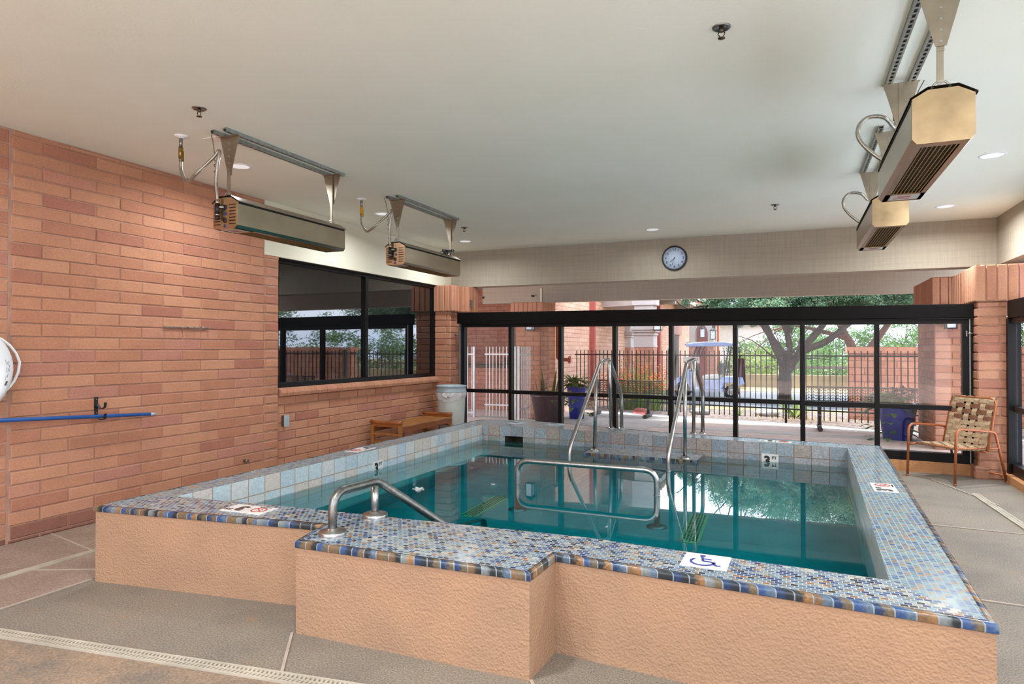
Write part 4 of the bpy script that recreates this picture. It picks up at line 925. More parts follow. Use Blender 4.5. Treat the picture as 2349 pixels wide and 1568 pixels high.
for (a0, a1, r_, w_) in [(-.30, .28, .262, .0018), (-.2, .2, .272, .0018), (-.05, .22, .283, .0018), (-.42, -.30, .278, .012)]:
    P = []
    for q_ in range(9):
        aa = a0+(a1-a0)*q_/8; xx = sqrt(max(0, 1-((r_-.26)/.062)**2))*.0837; P.append(Vector((XL+.07+xx+.001, yc+r_*cos(aa), zc_+r_*sin(aa))))
    for q_ in range(8):
        if q_ % 3 != 2 or w_ > .01: mb.bar(P[q_], P[q_+1], w_, .0012, (1,0,0))
mb.build('printing', m_slot, t)
t = thing('junction_box', 'grey metal switch box on the wall below the dark window', 'electrical box', (XL-.03, 5.91, .62))
q = onX(645, 966, XL-.03); mb = MB(); mb.box(XL-.03, XL+.015, q.y, q.y+.075, .565, .69); mb.build('box', m_steeld, t, .004)
mb = MB(); mb.box(XL+.015, XL+.019, q.y-.003, q.y+.078, .562, .693); mb.build('cover', m_canrim, t, .002); mb = MB(); mb.cyl((XL+.019, q.y+.037, .63), (XL+.021, q.y+.037, .63), .004, 8); mb.build('screw', m_steel, t)
q = onX(560, 1056, XL+.0); t = thing('pipe_stub', 'small capped pipe stub low on the left block wall', 'pipe', tuple(q))
mb = MB(); mb.cyl((XL, q.y, q.z), (XL+.04, q.y, q.z), .015, 12); mb.build('pipe', m_steeld, t); mb = MB(); mb.cyl((XL+.03, q.y, q.z), (XL+.05, q.y, q.z), .02, 8); mb.build('cap', m_steel, t)
t = None

# --- teak bench
t = thing('teak_bench', 'slatted teak bench under the dark window, behind the spa coping', 'bench', (-5.06, 8.2, 0)); bx0, bx1, by0, by1 = -5.30, -4.80, 7.50, 8.94
for y in (by0+.03, by1-.03):
    for x in (bx0+.03, bx1-.03):
        mb = MB(); mb.box(x-.024, x+.024, y-.024, y+.024, 0, .415); mb.build('leg', m_wood, t, .004)
    mb = MB(); mb.tube([(x_, y, .452+(.012 if i_ in (0, 3) else 0)) for i_, x_ in enumerate((bx0-.0, bx0+.08, bx1-.08, bx1+.0))], .026, 12); mb.box(bx0+.01, bx1-.01, y-.02, y+.02, .40, .44); mb.build('arm', m_woodd, t)
    mb = MB()
    for z in (.19, .30): mb.box(bx0+.05, bx1-.05, y-.012, y+.012, z-.012, z+.014)
    mb.build('end_rails', m_wood, t)
for x in (bx0+.03, bx1-.03):
    mb = MB(); mb.box(x-.014, x+.014, by0+.04, by1-.04, .325, .395); mb.build('apron', m_woodd, t, .003)
for x in (bx0+.03, bx1-.03):
    for y, s in ((by0+.055, 1), (by1-.055, -1)):
        mb = MB(); mb.plate([(x-.01, y, .325), (x-.01, y+s*.07, .325), (x-.01, y+s*.02, .30), (x-.01, y, .24)], .02); mb.build('corner_brace', m_wood, t)
mb = MB(); mb.box(bx0+.05, bx0+.09, 8.18, 8.24, 0, .33); mb.build('leg', m_woodd, t)
for i in range(9):
    x = bx0+.03+i*.0535; mb = MB(); mb.box(x-.005, x+.04, by0+.05, by1-.05, .395, .413); mb.build('slat', m_wood, t, .003)

# --- bin
cx, cy = -4.925, 9.13; t = thing('waste_bin', 'round grey waste bin with a clear bag tied over its rim, by the left pillar', 'bin', (cx, cy, 0))
mb = MB(); mb.lathe([(.001, 0), (.185, 0), (.19, .02), (.222, .80), (.222, .86), (.21, .86), (.205, .80), (.175, .03), (.001, .02)], (cx, cy, 0), 40); mb.build('body', m_can, t)
mb = MB(); mb.lathe([(.205, .86), (.222, .885), (.236, .882), (.236, .862), (.229, .858), (.226, .80), (.240, .795), (.240, .785), (.224, .783)], (cx, cy, 0), 40); mb.build('rim', m_canrim, t)
mb = MB(); sg = 64; vs = []
for z, r_ in ((.79, .226), (.76, .238), (.72, .234), (.69, .230), (.665, .222)):
    for k in range(sg):
        a = 2*pi*k/sg; w = .006*sin(a*11)+.004*sin(a*23+z*40); zz = z+(.03*sin(a*2+1.1) if z < .7 else 0); vs.append((cx+(r_+w)*cos(a), cy+(r_+w)*sin(a), zz))
mb.add(vs, [(i*sg+k, i*sg+(k+1)%sg, (i+1)*sg+(k+1)%sg, (i+1)*sg+k) for i in range(4) for k in range(sg)], 0, True); mb.build('bag', m_bag, t)
mb = MB(); kx, ky = cx+.03, cy-.235; mb.sphere((kx, ky, .71), .03, 1, .7, .9)
for s in (-1, 1): mb.tube([(kx+s*.015, ky, .71), (kx+s*.05, ky-.008, .74), (kx+s*.04, ky, .775)], .012, 8, rr=[.01, .017, .006]); mb.tube([(kx+s*.02, ky+.002, .71), (kx+s*.08, ky+.02, .725), (kx+s*.14, ky+.06, .75)], .01, 8, rr=[.014, .01, .004])
mb.build('knot', m_bag, t)

# --- strap chair
ang = atan2(-.44, -.56)                               # direction the chair faces
t = thing('strap_chair', 'brown metal armchair woven with tan and brown straps, in the right corner', 'chair', (1.665, 8.75, 0), ang+pi/2)
Mc = ROOTS[t.name]                                    # local: faces -y
def cb(mb, name, m, par=None, **k):
    o = mb.build(name, m, None, **k); o.parent = par or t; return o
w = .30; TR = .0135
for s in (-1, 1):
    mb = MB(); mb.tube(fillet([(s*w, -.355, 0), (s*w, -.335, .60), (s*w, .10, .565), (s*w, .20, .55), (s*w, .355, 0)], {1:.09, 2:.02, 3:.08}), TR, 12); mb.cyl((s*w, -.355, 0), (s*w, -.3545, .02), .017, 10); mb.cyl((s*w, .355, 0), (s*w, .3545, .02), .017, 10)
    cb(mb, 'arm_frame', m_rust)
sw = .245
sf, sr, bt = Vector((0, -.27, .385)), Vector((0, .13, .365)), Vector((0, .27, .905))
def loc(x, v): return Vector((x, v.y, v.z))
mb = MB(); mb.tube(fillet([loc(-sw, sf), loc(-sw, sr), loc(sw, sr), loc(sw, sf)][0:0]+[loc(-sw, sf), loc(-sw, sr)], .01), TR, 10); mb.tube([loc(sw, sf), loc(sw, sr)], TR, 10); mb.tube([loc(-sw, sf), loc(sw, sf)], TR, 10); mb.tube([loc(-sw, sr), loc(sw, sr)], TR, 10)
for s in (-1, 1): mb.tube([(s*sw, -.24, .38), (s*w, -.345, .36)], TR*.9, 8); mb.tube([(s*sw, .12, .365), (s*w, .24, .38)], TR*.9, 8)
cb(mb, 'seat_frame', m_rust); mb = MB(); mb.tube([(-w, .33, .08), (w, .33, .08)], TR*.8, 8); cb(mb, 'stretcher', m_rust)
bu = (bt-sr).normalized(); st = sr-bu*.03; bw = .27
mb = MB(); mb.tube(fillet([loc(-bw, st), loc(-bw, bt), loc(bw, bt), loc(bw, st)], .09), TR, 12); mb.tube([loc(-bw, st), loc(bw, st)], TR, 10); cb(mb, 'back_frame', m_rust)
def ribbon(mb, P, side, wd, mi, nrm, amp, par, th=.002):
    n = len(P); vs = []
    for i, p in enumerate(P):
        o_ = nrm*(amp[i]); vs += [p+side*wd/2+o_, p-side*wd/2+o_, p-side*wd/2+o_-nrm*th, p+side*wd/2+o_-nrm*th]
    fs = []
    for i in range(n-1): b_ = i*4; fs += [(b_,b_+1,b_+5,b_+4),(b_+1,b_+2,b_+6,b_+5),(b_+2,b_+3,b_+7,b_+6),(b_+3,b_,b_+4,b_+7)]
    mb.add(vs, fs, mi, False)
def weave(name, o_, ux, uy, hw, L, nx, ny, wx, wy, browns):
    nrm = ux.cross(uy).normalized(); e = .006
    gx = [(-hw+(i+.5)*2*hw/nx) for i in range(nx)]; gy = [((j+.5)*L/ny) for j in range(ny)]
    mb = MB()
    for i, x in enumerate(gx):                        # straps running along uy
        P = [o_+ux*x-nrm*.018]; A = [0]; P.append(o_+ux*x-uy*.018); A.append(0)
        for j, y in enumerate(gy): P.append(o_+ux*x+uy*y); A.append(e+.012 if (i+j) % 2 else -e+.012)
        P.append(o_+ux*x+uy*(L+.018)); A.append(0); P.append(o_+ux*x+uy*L-nrm*.018); A.append(0)
        ribbon(mb, P, ux, wx, 0, nrm, A, None)
    cb(mb, name+'_long_straps', m_tan)
    for brown in (False, True):
        mb = MB(); used = False
        for j, y in enumerate(gy):
            if (j in browns) != brown: continue
            used = True
            P = [o_+uy*y-ux*hw-nrm*.018, o_+uy*y-ux*(hw+.018)]; A = [0, 0]
            for i, x in enumerate(gx): P.append(o_+uy*y+ux*x); A.append(-e+.012 if (i+j) % 2 else e+.012)
            P += [o_+uy*y+ux*(hw+.018), o_+uy*y+ux*hw-nrm*.018]; A += [0, 0]
            ribbon(mb, P, uy, wy, 0, nrm, A, None)
        if used: cb(mb, name+'_cross_straps', m_brown if brown else m_tan)
X_ = Vector((1, 0, 0))
weave('seat', sf+Vector((0, .0, 0)), X_, (sr-sf).normalized(), sw, (sr-sf).length, 6, 6, .062, .056, ())
weave('back', st, X_, bu, bw-.004, (bt-st).length, 6, 9, .058, .046, (5, 6, 7))
# ============================================================ OUTSIDE
def flat(name, poly, z, th, m, kind='structure'):
    mb = MB(); mb.prism(poly, z-th, z); return tag(mb.build(name, m), kind=kind)
def edge(x): return 14.22-.27*(x+1.0)
flat('patio_floor', [(-9.2, 9.3), (9.5, 9.3), (9.5, edge(9.5)), (-9.2, edge(-5.5)+.2)], 0, .15, m_patio)
flat('bounce_apron', [(-12, -14), (12, -14), (12, -2.5), (-12, -2.5)], -.01, .1, m_patio)  # unseen pale deck added behind the camera to bounce sun onto the ceiling
flat('yard_floor', [(-5.65, -2.5), (-5.65, 9.3), (-12, 9.3), (-12, -2.5)], -.02, .15, m_patio)
mb = MB()
for xa in (-9.2,):
    pass
mb.prism([(-9.2, edge(-5.5)+.0), (-5.5, edge(-5.5)-.12), (9.5, edge(9.5)-.12), (9.5, edge(9.5)+.02), (-5.5, edge(-5.5)+.02), (-9.2, edge(-5.5)+.22)], 0, .006)
mb.prism([(-9.2, 12.9), (9.5, 11.3), (9.5, 11.62), (-9.2, 13.3)], 0, .004)
mb.prism([(-3.4, 9.6), (-2.7, 9.6), (-2.2, 14.3), (-4.6, 14.6), (-4.4, 12.9)], 0, .005)
tag(mb.build('patio_bands', m_conc), kind='structure')
mb = MB(); vs = [(-9.5, edge(-5.5)+.2, -.03), (-5.5, edge(-5.5), -.01), (14, edge(14), -.01), (14, 19.6, -.22), (-9.5, 19.6, -.22)]
mb.add(vs, [(0,1,2,3,4)]); tag(mb.build('gravel_bed', m_gravel), 'pinkish gravel bed under and beyond the iron fence', 'gravel', kind='stuff')
flat('road_floor', [(-9.5, 19.6), (14, 19.6), (14, 27.5), (-9.5, 27.5)], -.21, .1, m_road)
flat('yard_ground', [(-60, 27.5), (60, 27.5), (60, 90), (-60, 90)], -.2, .1, m_dirt)
mb = MB(); mb.prism([(-9.5, 18.2), (14, 18.2), (14, 19.5), (-9.5, 19.5)], -.3, -.17); tag(mb.build('dry_grass_verge', m_dirt), 'strip of dry grass between gravel bed and road', 'grass', kind='stuff')
flat('side_ground', [(9.5, -4), (30, -4), (30, 27.5), (9.5, 27.5)], -.02, .1, m_dirt)
mb = MB(); mb.box(-3, 12, 30.5, 30.8, -.2, .35); tag(mb.build('low_wall', m_dirt), 'long low pale wall beyond the road', 'wall')
mb = MB(); mb.box(-3, 12, 33.0, 33.1, .55, .68)
for k in range(6): mb.box(-2.5+k*2.8, -2.4+k*2.8, 33.0, 33.1, -.2, .6)
tag(mb.build('guard_rail', m_slot), 'dark guard rail in the distance behind the tree', 'rail')

mb = MB(); mb.box(-14, 14, -15, -14.6, -.1, 6.0); struct(mb.build('wall_sky_block', m_conc))  # unseen wall added behind the camera to cut sky light and glass haze
# --- iron fence: panels with individual pickets
def fence_panel(p, q, label, group, m, n, zt=1.42, zb=.08, r1=1.32, r2=.27, pw=.018, post=True, finial=True):
    p, q = Vector(p), Vector(q); u = (q-p).normalized(); L = (q-p).length; t = thing('iron_fence_panel', label, 'fence', tuple(p), 0, group)
    for z in (r1, r2):
        mb = MB(); mb.bar(p+Z3*z, q+Z3*z, .022, .028); mb.build('rail', m, t)
    base = None
    for i in range(n):
        c = p+u*(L*(i+.5)/n)
        if base is None:
            mb = MB(); mb.box(c.x-pw/2, c.x+pw/2, c.y-pw/2, c.y+pw/2, zb, zt); base = mb.build('picket', m, t); c0 = c
        else:
            o = base.copy(); C.objects.link(o); o.parent = t; o.location = (c.x-c0.x, c.y-c0.y, 0)
    if post:
        mb = MB(); mb.box(q.x-.022, q.x+.022, q.y-.022, q.y+.022, -.02, zt+.0); po = mb.build('post', m, t)
        if finial: mb = MB(); mb.sphere((q.x, q.y, zt+.03), .028, 1, 1, 1.4); mb.build('finial', m_canrim, po)
    return t
fx = [-4.82, -2.51, -.14, 2.25]
def fy(x): return 14.64-.222*(x+2.51)
for i, lb in enumerate(['left iron fence panel, from the red valve to behind the left bench', 'middle iron fence panel, in front of the golf cart', 'right iron fence panel, between the tree trunk and the block wall']):
    a, b = fx[i], fx[i+1]; fence_panel((a, fy(a), 0), (b, fy(b), 0), lb, 'iron fence panels beyond the patio', m_iron, 23)
fence_panel((-6.0, 12.6, 0), (-5.30, 12.6, 0), 'pale metal gate leaf seen through the leftmost panes', 'pale gate panels', m_gatew, 9, 1.50, .04, 1.34, .28, .016, True, False)
fence_panel((onY(1218, 800, 12.62).x, 12.62, 0), (onY(1190, 800, 11.7).x, 11.7, 0), 'pale narrow gate wing turned edge-on beside the outdoor pillar', 'pale gate panels', m_gatew, 6, 1.50, .04, 1.34, .28, .016, True, False)
fence_panel((-6.45, 12.6, 0), (-6.25, 12.6, 0), 'short pale gate piece next to the left end of the glass wall', 'pale gate panels', m_gatew, 2, 1.50, .04, 1.34, .1, .016, True, False)
for k in range(3): fence_panel((8.6, .0+4.2*k, 0), (8.6, 4.1+4.2*k, 0), ['nearest', 'middle', 'farthest'][k]+' iron fence panel of the side yard, mirrored in the dark window', 'side yard fence panels', m_iron, 24)

# --- block walls
mb = MB(); mb.prism([(1.10, 16.0), (9.0, 15.2), (9.0, 15.5), (1.10, 16.3)], -.1, 1.36); bwl = mb.build('block_wall', m_blockx); tag(bwl, 'pink slump block garden wall behind the right end of the iron fence', 'wall')
mb = MB(); mb.prism([(1.06, 15.95), (9.0, 15.15), (9.0, 15.55), (1.06, 16.35)], 1.36, 1.50); cp_ = mb.build('coping', m_blockx, bwl)
mb = MB(); mb.box(11.6, 11.9, -6, 15.0, -.1, 1.55); tag(mb.build('block_wall', m_blocky), 'side yard block wall mirrored in the dark window', 'wall')
# --- courtyard at the left
mb = MB(); mb.box(-9.2, -4.95, 15.45, 15.7, -.1, 3.05); struct(mb.build('wall_courtyard', m_darkbx))
mb = MB(); mb.box(-9.4, -9.2, 9.3, 15.7, -.1, 3.05); struct(mb.build('wall_courtyard_side', m_darkb))
t = thing('brick_counter', 'low brick counter with dark top in the courtyard behind the pale gate', 'counter', (-7.1, 14.6, 0))
mb = MB(); mb.box(-8.6, -5.7, 14.35, 15.4, 0, 1.0); mb.build('base', m_darkbx, t); mb = MB(); mb.box(-8.65, -5.65, 14.3, 15.45, 1.0, 1.07); mb.build('top', m_slot, t)
t = thing('wire_basket', 'wire basket standing on the courtyard counter', 'basket', (-6.25, 14.7, 1.07))
mb = MB()
for z in (1.10, 1.16, 1.22): mb.tube([(-6.25+.2*cos(a), 14.7+.13*sin(a), z) for a in [2*pi*k/20 for k in range(20)]], .009, 6, closed=True)
for k in range(12): a = 2*pi*k/12; mb.cyl((-6.25+.19*cos(a), 14.7+.12*sin(a), 1.07), (-6.25+.2*cos(a), 14.7+.13*sin(a), 1.23), .005, 6)
mb.build('body', m_black, t)
mb = MB(); mb.box(-6.0, -5.7, 15.38, 15.46, 0, 2.1); tag(mb.build('courtyard_post', m_slot), 'dark upright in the courtyard behind the gate', 'post')

# --- far building along the left
XB = -4.9
yb0 = 13.95
mb = MB(); mb.box(XB-.3, XB, yb0, 50, -.3, 3.95); struct(mb.build('wall_far_building', m_darkb))
mb = MB(); mb.box(XB-.35, XB-.0, yb0, 17.0, 3.95, 5.6); struct(mb.build('wall_far_building_upper', m_darkb))
bld = thing('tiled_roof_eave', 'eave of the neighbouring building with pale soffit and clay tile edge', 'roof', (XB, 30, 3.4))
mb = MB(); mb.box(-4.85, -4.15, 17.2, 49, 3.42, 3.52); mb.build('soffit', m_stuccow, bld)
mb = MB(); mb.box(-4.17, -4.10, 17.2, 49, 3.40, 3.60); mb.build('fascia', m_beamd, bld)
mb = MB(); mb.add([(-4.08, 17.1, 3.6), (-4.08, 58, 3.6), (-7.5, 58, 5.2), (-7.5, 17.1, 5.2), (-4.08, 17.1, 3.68), (-4.08, 58, 3.68), (-7.5, 58, 5.3), (-7.5, 17.1, 5.3)], [(0,1,2,3),(4,5,6,7),(0,1,5,4),(1,2,6,5),(2,3,7,6),(3,0,4,7)])
for k in range(100):
    y = 17.2+k*.4; mb.tube([(-4.02, y, 3.66), (-5.2, y, 4.22)], .07, 8)
mb.build('roof_tiles', m_rooft, bld) if 'm_rooft' in globals() else mb.build('roof_tiles', plain('clay_roof_tile', '#b48a6c', .8, var=.2, vscale=4), bld)
for k in range(6): mb = MB(); mb.box(-4.9, -4.2, 18+k*4, 18.15+k*4, 3.2, 3.42); mb.build('rafter_end', m_beamd, bld)
q = onX(1352, 800, XB); q2 = onX(1362, 800, XB)
t = thing('downspout', 'square dark red downspout on the pale far wall above the left bench', 'downspout', (XB, q.y, 0)); mb = MB(); mb.box(XB, XB+.14, q.y, q.y+.14, .1, 3.9); mb.build('pipe', m_rededge, t)
mb = MB(); mb.box(XB, XB+.16, q.y-.01, q.y+.15, 2.4, 2.45); mb.build('strap', m_rededge, t)
for px, lb in ((1507, 'red-brown downspout on the far building behind the shrub'), (1592, 'brown downspout on the far building left of the arch'), (1645, 'orange downspout on the far building above the golf cart')):
    q = onX(px, 800, XB); t = thing('downspout', lb, 'downspout', (XB, q.y, 0)); mb = MB(); mb.box(XB, XB+.12, q.y, q.y+.3, -.2, 3.3); mb.build('pipe', m_rededge if px < 1600 else m_orangep, t)
    mb = MB(); mb.bar((XB+.06, q.y+.15, 3.3), (XB+.6, q.y+.15, 3.5), .1, .1); mb.build('elbow', m_rededge if px < 1600 else m_orangep, t)
q = onX(1545, 800, XB); t = thing('far_doorway', 'tall dark doorway in the far building left of the golf cart', 'door', (XB, q.y, 0)); q2 = onX(1556, 800, XB)
mb = MB(); mb.box(XB, XB+.03, q.y, q2.y, -.2, 2.1); mb.build('door_leaf', m_slot, t); mb = MB(); mb.box(XB, XB+.08, q.y-.5, q2.y+.5, 2.1, 3.0); mb.build('lintel', m_orangep, t)
# stucco porticoes
def column(mb, mc, c, w, zcap):
    x, y = c; mb.box(x-w, x+w, y-w, y+w, -.3, zcap-.5)
    for dz, e in ((-.5, .02), (-.1, .07), (-.18, .04), (-.04, .10)): mc.box(x-w-e, x+w+e, y-w-e, y+w+e, zcap+dz, zcap+dz+.05)
    mc.box(x-w-.01, x+w+.01, y-w-.01, y+w+.01, zcap-.48, zcap)
for (px, yy, w, lb) in ((1481, 17.8, .25, 'square brick column with grey stucco capital, right one of the two behind the shrub'), (1434, 20.8, .22, 'square brick column with pale stucco capital, left one of the two behind the shrub')):
    c = onY(px, 800, yy); t = thing('portico_column', lb, 'column', (c.x, yy, 0)); mb, mc = MB(), MB(); column(mb, mc, (c.x, yy), w, 2.0)
    mb.build('shaft', m_darkbx, t); mc.build('capital', m_stuccow, t)
    mb = MB(); mb.box(c.x-w, c.x+w, yy-w, yy+w, 2.0, 3.0); mb.build('pilaster', m_stuccow, t)
c1, c2 = onY(1434, 800, 20.8), onY(1481, 800, 17.8)
mb = MB(); mb.prism([(c2.x-.3, 17.5), (c2.x+.35, 17.5), (c2.x+.35, 17.9), (c1.x+.4, 21.2), (c1.x-.4, 21.2), (c2.x-1.3, 18.0)], 2.62, 3.35); tag(mb.build('portico_entablature', m_stuccow), 'pale stucco beam above the two far portico columns', 'beam')
ax = onY(1609, 800, 30.0); t = thing('arched_portico', 'small grey stucco arch on brick piers behind the golf cart roof', 'arch', (ax.x, 30, 0))
mb = MB(); w = .52; o_ = .27; pts = [(-w, 1.75), (-w, 3.3), (w, 3.3), (w, 1.75), (o_, 1.75)]+[(o_*cos(a), 2.15+.36*sin(a)) for a in [pi*k/12 for k in range(13)]]+[(-o_, 1.75)]
mb.plate([(ax.x+p[0], 30, p[1]) for p in pts], .5); mb.build('arch', m_stuccow, t)
for s in (-1, 1):
    mb = MB(); x = ax.x+s*(w+o_)/2; mb.box(x-.13, x+.13, 29.9, 30.4, -.2, 1.6); mb.build('pier', m_darkbx, t); mb = MB(); mb.box(x-.17, x+.17, 29.8, 30.45, 1.6, 1.68); mb.box(x-.22, x+.22, 29.75, 30.5, 1.68, 1.76); mb.build('capital', m_stuccow, t)
mb = MB(); mb.box(ax.x-.5, ax.x+.5, 30.9, 31, -.2, 3.2); mb.build('recess', m_rededge, t)
def lantern(p, lb, s=1.0, hang=False):
    x, y, z = p; t = thing('wall_lantern', lb, 'lantern', (x, y, z))
    mb = MB(); mb.box(x-.015*s, x+.015*s, y, y+.14*s, z+.20*s, z+.23*s); mb.box(x-.045*s, x+.045*s, y+.12*s, y+.14*s, z+.05*s, z+.3*s); mb.build('bracket', m_black, t)
    mb = MB(); mb.lathe([(.012*s, z+.24*s), (.03*s, z+.2*s), (.115*s, z+.14*s), (.115*s, z+.125*s), (.001, z+.125*s)], (x, y, 0), 4); mb.build('hood', m_black, t)
    mb = MB(); mb.box(x-.068*s, x+.068*s, y-.068*s, y+.068*s, z-.12*s, z+.125*s); mb.build('glass', m_lampg, t)
    mb = MB()
    for sx in (-1, 1):
        for sy in (-1, 1): mb.box(x+sx*.068*s-.008*s, x+sx*.068*s+.008*s, y+sy*.068*s-.008*s, y+sy*.068*s+.008*s, z-.13*s, z+.13*s)
    mb.box(x-.08*s, x+.08*s, y-.08*s, y+.08*s, z-.14*s, z-.12*s); mb.build('cage', m_black, t)
p = onY(1216, 742, 12.58); lantern((p.x, 12.58, p.z), 'wall lantern on the outdoor pillar seen in the second pane', 1.0)
p = onY(2181, 734, 11.05); lantern((p.x, 11.05, p.z), 'wall lantern on the outdoor pillar at the right, above the strap chair', .9)
p = onY(1612, 764, 29.7); lantern((p.x, 29.7, p.z), 'black lantern on the left side of the small far arch', 1.4)
p = onY(1636, 768, 29.7); lantern((p.x, 29.7, p.z), 'black lantern on the right side of the small far arch', 1.4)
p = onY(1509, 742, 17.4); lantern((p.x, 17.4, p.z), 'lantern hanging beside the far portico column, under the header', 1.3)
# pipe with valve on the pillar
t = thing('standpipe', 'orange-brown pipe with red wheel valve between outdoor pillar and iron fence', 'pipe', (-4.6, 13.45, 0))
q = onY(1279, 750, 13.45); mb = MB(); mb.tube(fillet([(q.x-.12, 13.45, 2.04), (q.x, 13.45, 2.04), (q.x, 13.45, 1.25), (q.x+.16, 13.45, 1.22), (q.x+.30, 13.45, 1.22)], .06), .04, 12); mb.build('pipe', m_orangep, t)
mb = MB(); c = Vector((q.x+.27, 13.45, 1.22)); mb.tube([(c.x, c.y+.075*cos(a), c.z+.075*sin(a)) for a in [2*pi*k/20 for k in range(20)]], .012, 8, closed=True)
for k in range(3): a = pi*k/3; mb.bar((c.x, c.y-.07*cos(a), c.z-.07*sin(a)), (c.x, c.y+.07*cos(a), c.z+.07*sin(a)), .01, .01)
mb.build('valve_wheel', m_red, t)

# --- mesh benches
def mesh_bench(x0, x1, y, feet, label):
    t = thing('mesh_bench', label, 'bench', ((x0+x1)/2, y, 0), 0, 'expanded metal patio benches')
    mb = MB(); zt, zb = .76, .50
    def fr(a, b, c, d): mb.tube([a, b, c, d], .012, 8, closed=True)
    fr((x0, y-.0, zt), (x1, y-.0, zt), (x1, y+.0, zb), (x0, y, zb)); mb.build('back_frame', m_bench, t)
    def lattice(name, P0, ux, uy, L, Hh, nx, ny):
        mb = MB(); ux, uy = Vector(ux), Vector(uy); n_ = ux.cross(uy)
        for j in range(ny+1):
            P = [Vector(P0)+ux*(L*i/(nx*2))+uy*min(Hh, max(0, (Hh*j/ny)+(Hh/ny*.3)*(1 if (i % 2) else -1))) for i in range(nx*2+1)]
            for a, b in zip(P, P[1:]): mb.bar(a, b, .010, .008, tuple(n_))
        for i in range(nx*2+1):
            a = Vector(P0)+ux*(L*i/(nx*2)); mb.bar(a, a+uy*Hh, .008, .008, tuple(n_))
        mb.build(name, m_bench, t)
    lattice('back_mesh', (x0+.01, y, zb), (1,0,0), (0,0,1), x1-x0-.02, zt-zb, 22, 5)
    lattice('seat_mesh', (x0+.01, y-.42, .44), (1,0,0), (0,1,0), x1-x0-.02, .40, 22, 6)
    mb = MB(); mb.tube([(x0, y-.42, .44), (x1, y-.42, .44), (x1, y-.02, .44), (x0, y-.02, .44)], .014, 8, closed=True); mb.build('seat_frame', m_bench, t)
    for x in feet:
        mb = MB(); mb.cyl((x, y-.15, .03), (x, y-.15, .44), .035, 12); mb.build('leg', m_bench, t)
        mb = MB(); mb.cyl((x, y-.55, .04), (x, y+.15, .04), .042, 14); mb.build('foot', m_bench, t)
        mb = MB(); mb.tube([(x, y-.15, .42), (x, y-.02, .44), (x, y+.03, .6), (x, y+.01, .74)], .016, 8); mb.build('back_brace', m_bench, t)
mesh_bench(-4.08, -2.60, 14.25, (-4.0, -2.85), 'expanded metal bench on the patio behind the left exit handrail')
mesh_bench(.21, 1.99, 13.35, (.43, 1.75), 'expanded metal bench on the patio seen left of the right blue planter')

# --- plants
rp = random.Random(11)
def blade(mb, base, d, L, w, droop, tint, seg=4, fold=0):
    base = Vector(base); d = Vector(d).normalized(); s = d.cross(Z3)
    if s.length < .01: s = Vector((1, 0, 0))
    s.normalize(); P = []; p = base.copy(); dd = d.copy()
    for i in range(seg+1):
        ww = w*(1-(i/seg)**2)*.5+.0005; P += [p-s*ww, p+s*ww]; dd = (dd-Z3*droop/seg).normalized(); p = p+dd*L/seg
    mb.add(P, [(2*i, 2*i+1, 2*i+3, 2*i+2) for i in range(seg)], 0, True, tint)
def leafcloud(mb, c, R, n, size, rnd, squash=1.0, up=.3, hollow=.5):
    c = Vector(c)
    for _ in range(n):
        d = Vector((rnd.gauss(0,1), rnd.gauss(0,1), rnd.gauss(0,1))).normalized(); r_ = R*(hollow+(1-hollow)*rnd.random()**.6)
        p = c+Vector((d.x*r_, d.y*r_, d.z*r_*squash)); a = Vector((rnd.gauss(0,1), rnd.gauss(0,1), rnd.gauss(0,1)-up)).normalized(); b = a.orthogonal().normalized()*size*.26*rnd.uniform(.7, 1.3); a *= size*rnd.uniform(.6, 1.3)
        mb.add([p-a*.5, p+b*.6, p+a*.5, p-b*.6], [(0,1,2,3)], 0, False, min(1, max(.001, rnd.gauss(.45, .25))))
def pot(c, r, h, m, label, name='planter_pot', rt=None):
    t = thing(name, label, 'planter', c); rt = rt or r*1.3
    mb = MB(); mb.lathe([(.001, .02), (r*.8, .02), (r*.8, 0), (r, 0), (rt*.98, h*.93), (rt*1.06, h*.95), (rt*1.06, h), (rt*.95, h), (rt*.93, h*.9), (.001, h*.9)], c, 36); mb.build('pot', m, t); return t
def leafy(mb, c, r, n, rnd, size=.09, trail=0):
    for _ in range(n):
        a = rnd.uniform(0, 2*pi); rr_ = r*sqrt(rnd.random()); z = c[2]+rnd.uniform(-.02, .16)
        if trail and rnd.random() < trail: rr_ = r*1.12; z = c[2]-rnd.uniform(0, .55)
        d = Vector((cos(a), sin(a), rnd.uniform(-.2, .8))); blade(mb, (c[0]+rr_*cos(a), c[1]+rr_*sin(a), z), d, size*rnd.uniform(.7, 1.4), size*.6, .6, rnd.random()*.99+.01, 3)
c = (-4.16, 13.2, 0); t = pot(c, .15, .68, m_potb, 'tall blue glazed planter with trailing green plants behind the left bench end', rt=.21)
mb = MB(); leafy(mb, (c[0], c[1], .68), .24, 220, rp, .15, .3); mb.build('foliage', m_leaf2, t)
mb = MB()
for k in range(22): a = rp.uniform(0, 2*pi); blade(mb, (c[0]-.05, c[1], .68), (cos(a)*.6, sin(a)*.6, 1), rp.uniform(.25, .48), .045, .9, rp.random()*.99+.01, 5)
mb.build('spiky_rosette', m_leaf2, t)
c = (-4.3, 11.85, 0); t = pot(c, .24, .58, m_potd, 'wide dark planter in front of the outdoor pillar', rt=.33)
mb = MB()
for k in range(9): a = rp.uniform(0, 2*pi); blade(mb, (c[0]+.2*cos(a), c[1]+.1*sin(a), .56), (cos(a)*.25, sin(a)*.1, 1), rp.uniform(.3, .62), .075, .15, rp.random()*.5+.01, 5)
mb.build('sword_leaves', leafm('sword_leaf_green', [(0,'#5c5a38'),(1,'#8c9458')]), t)
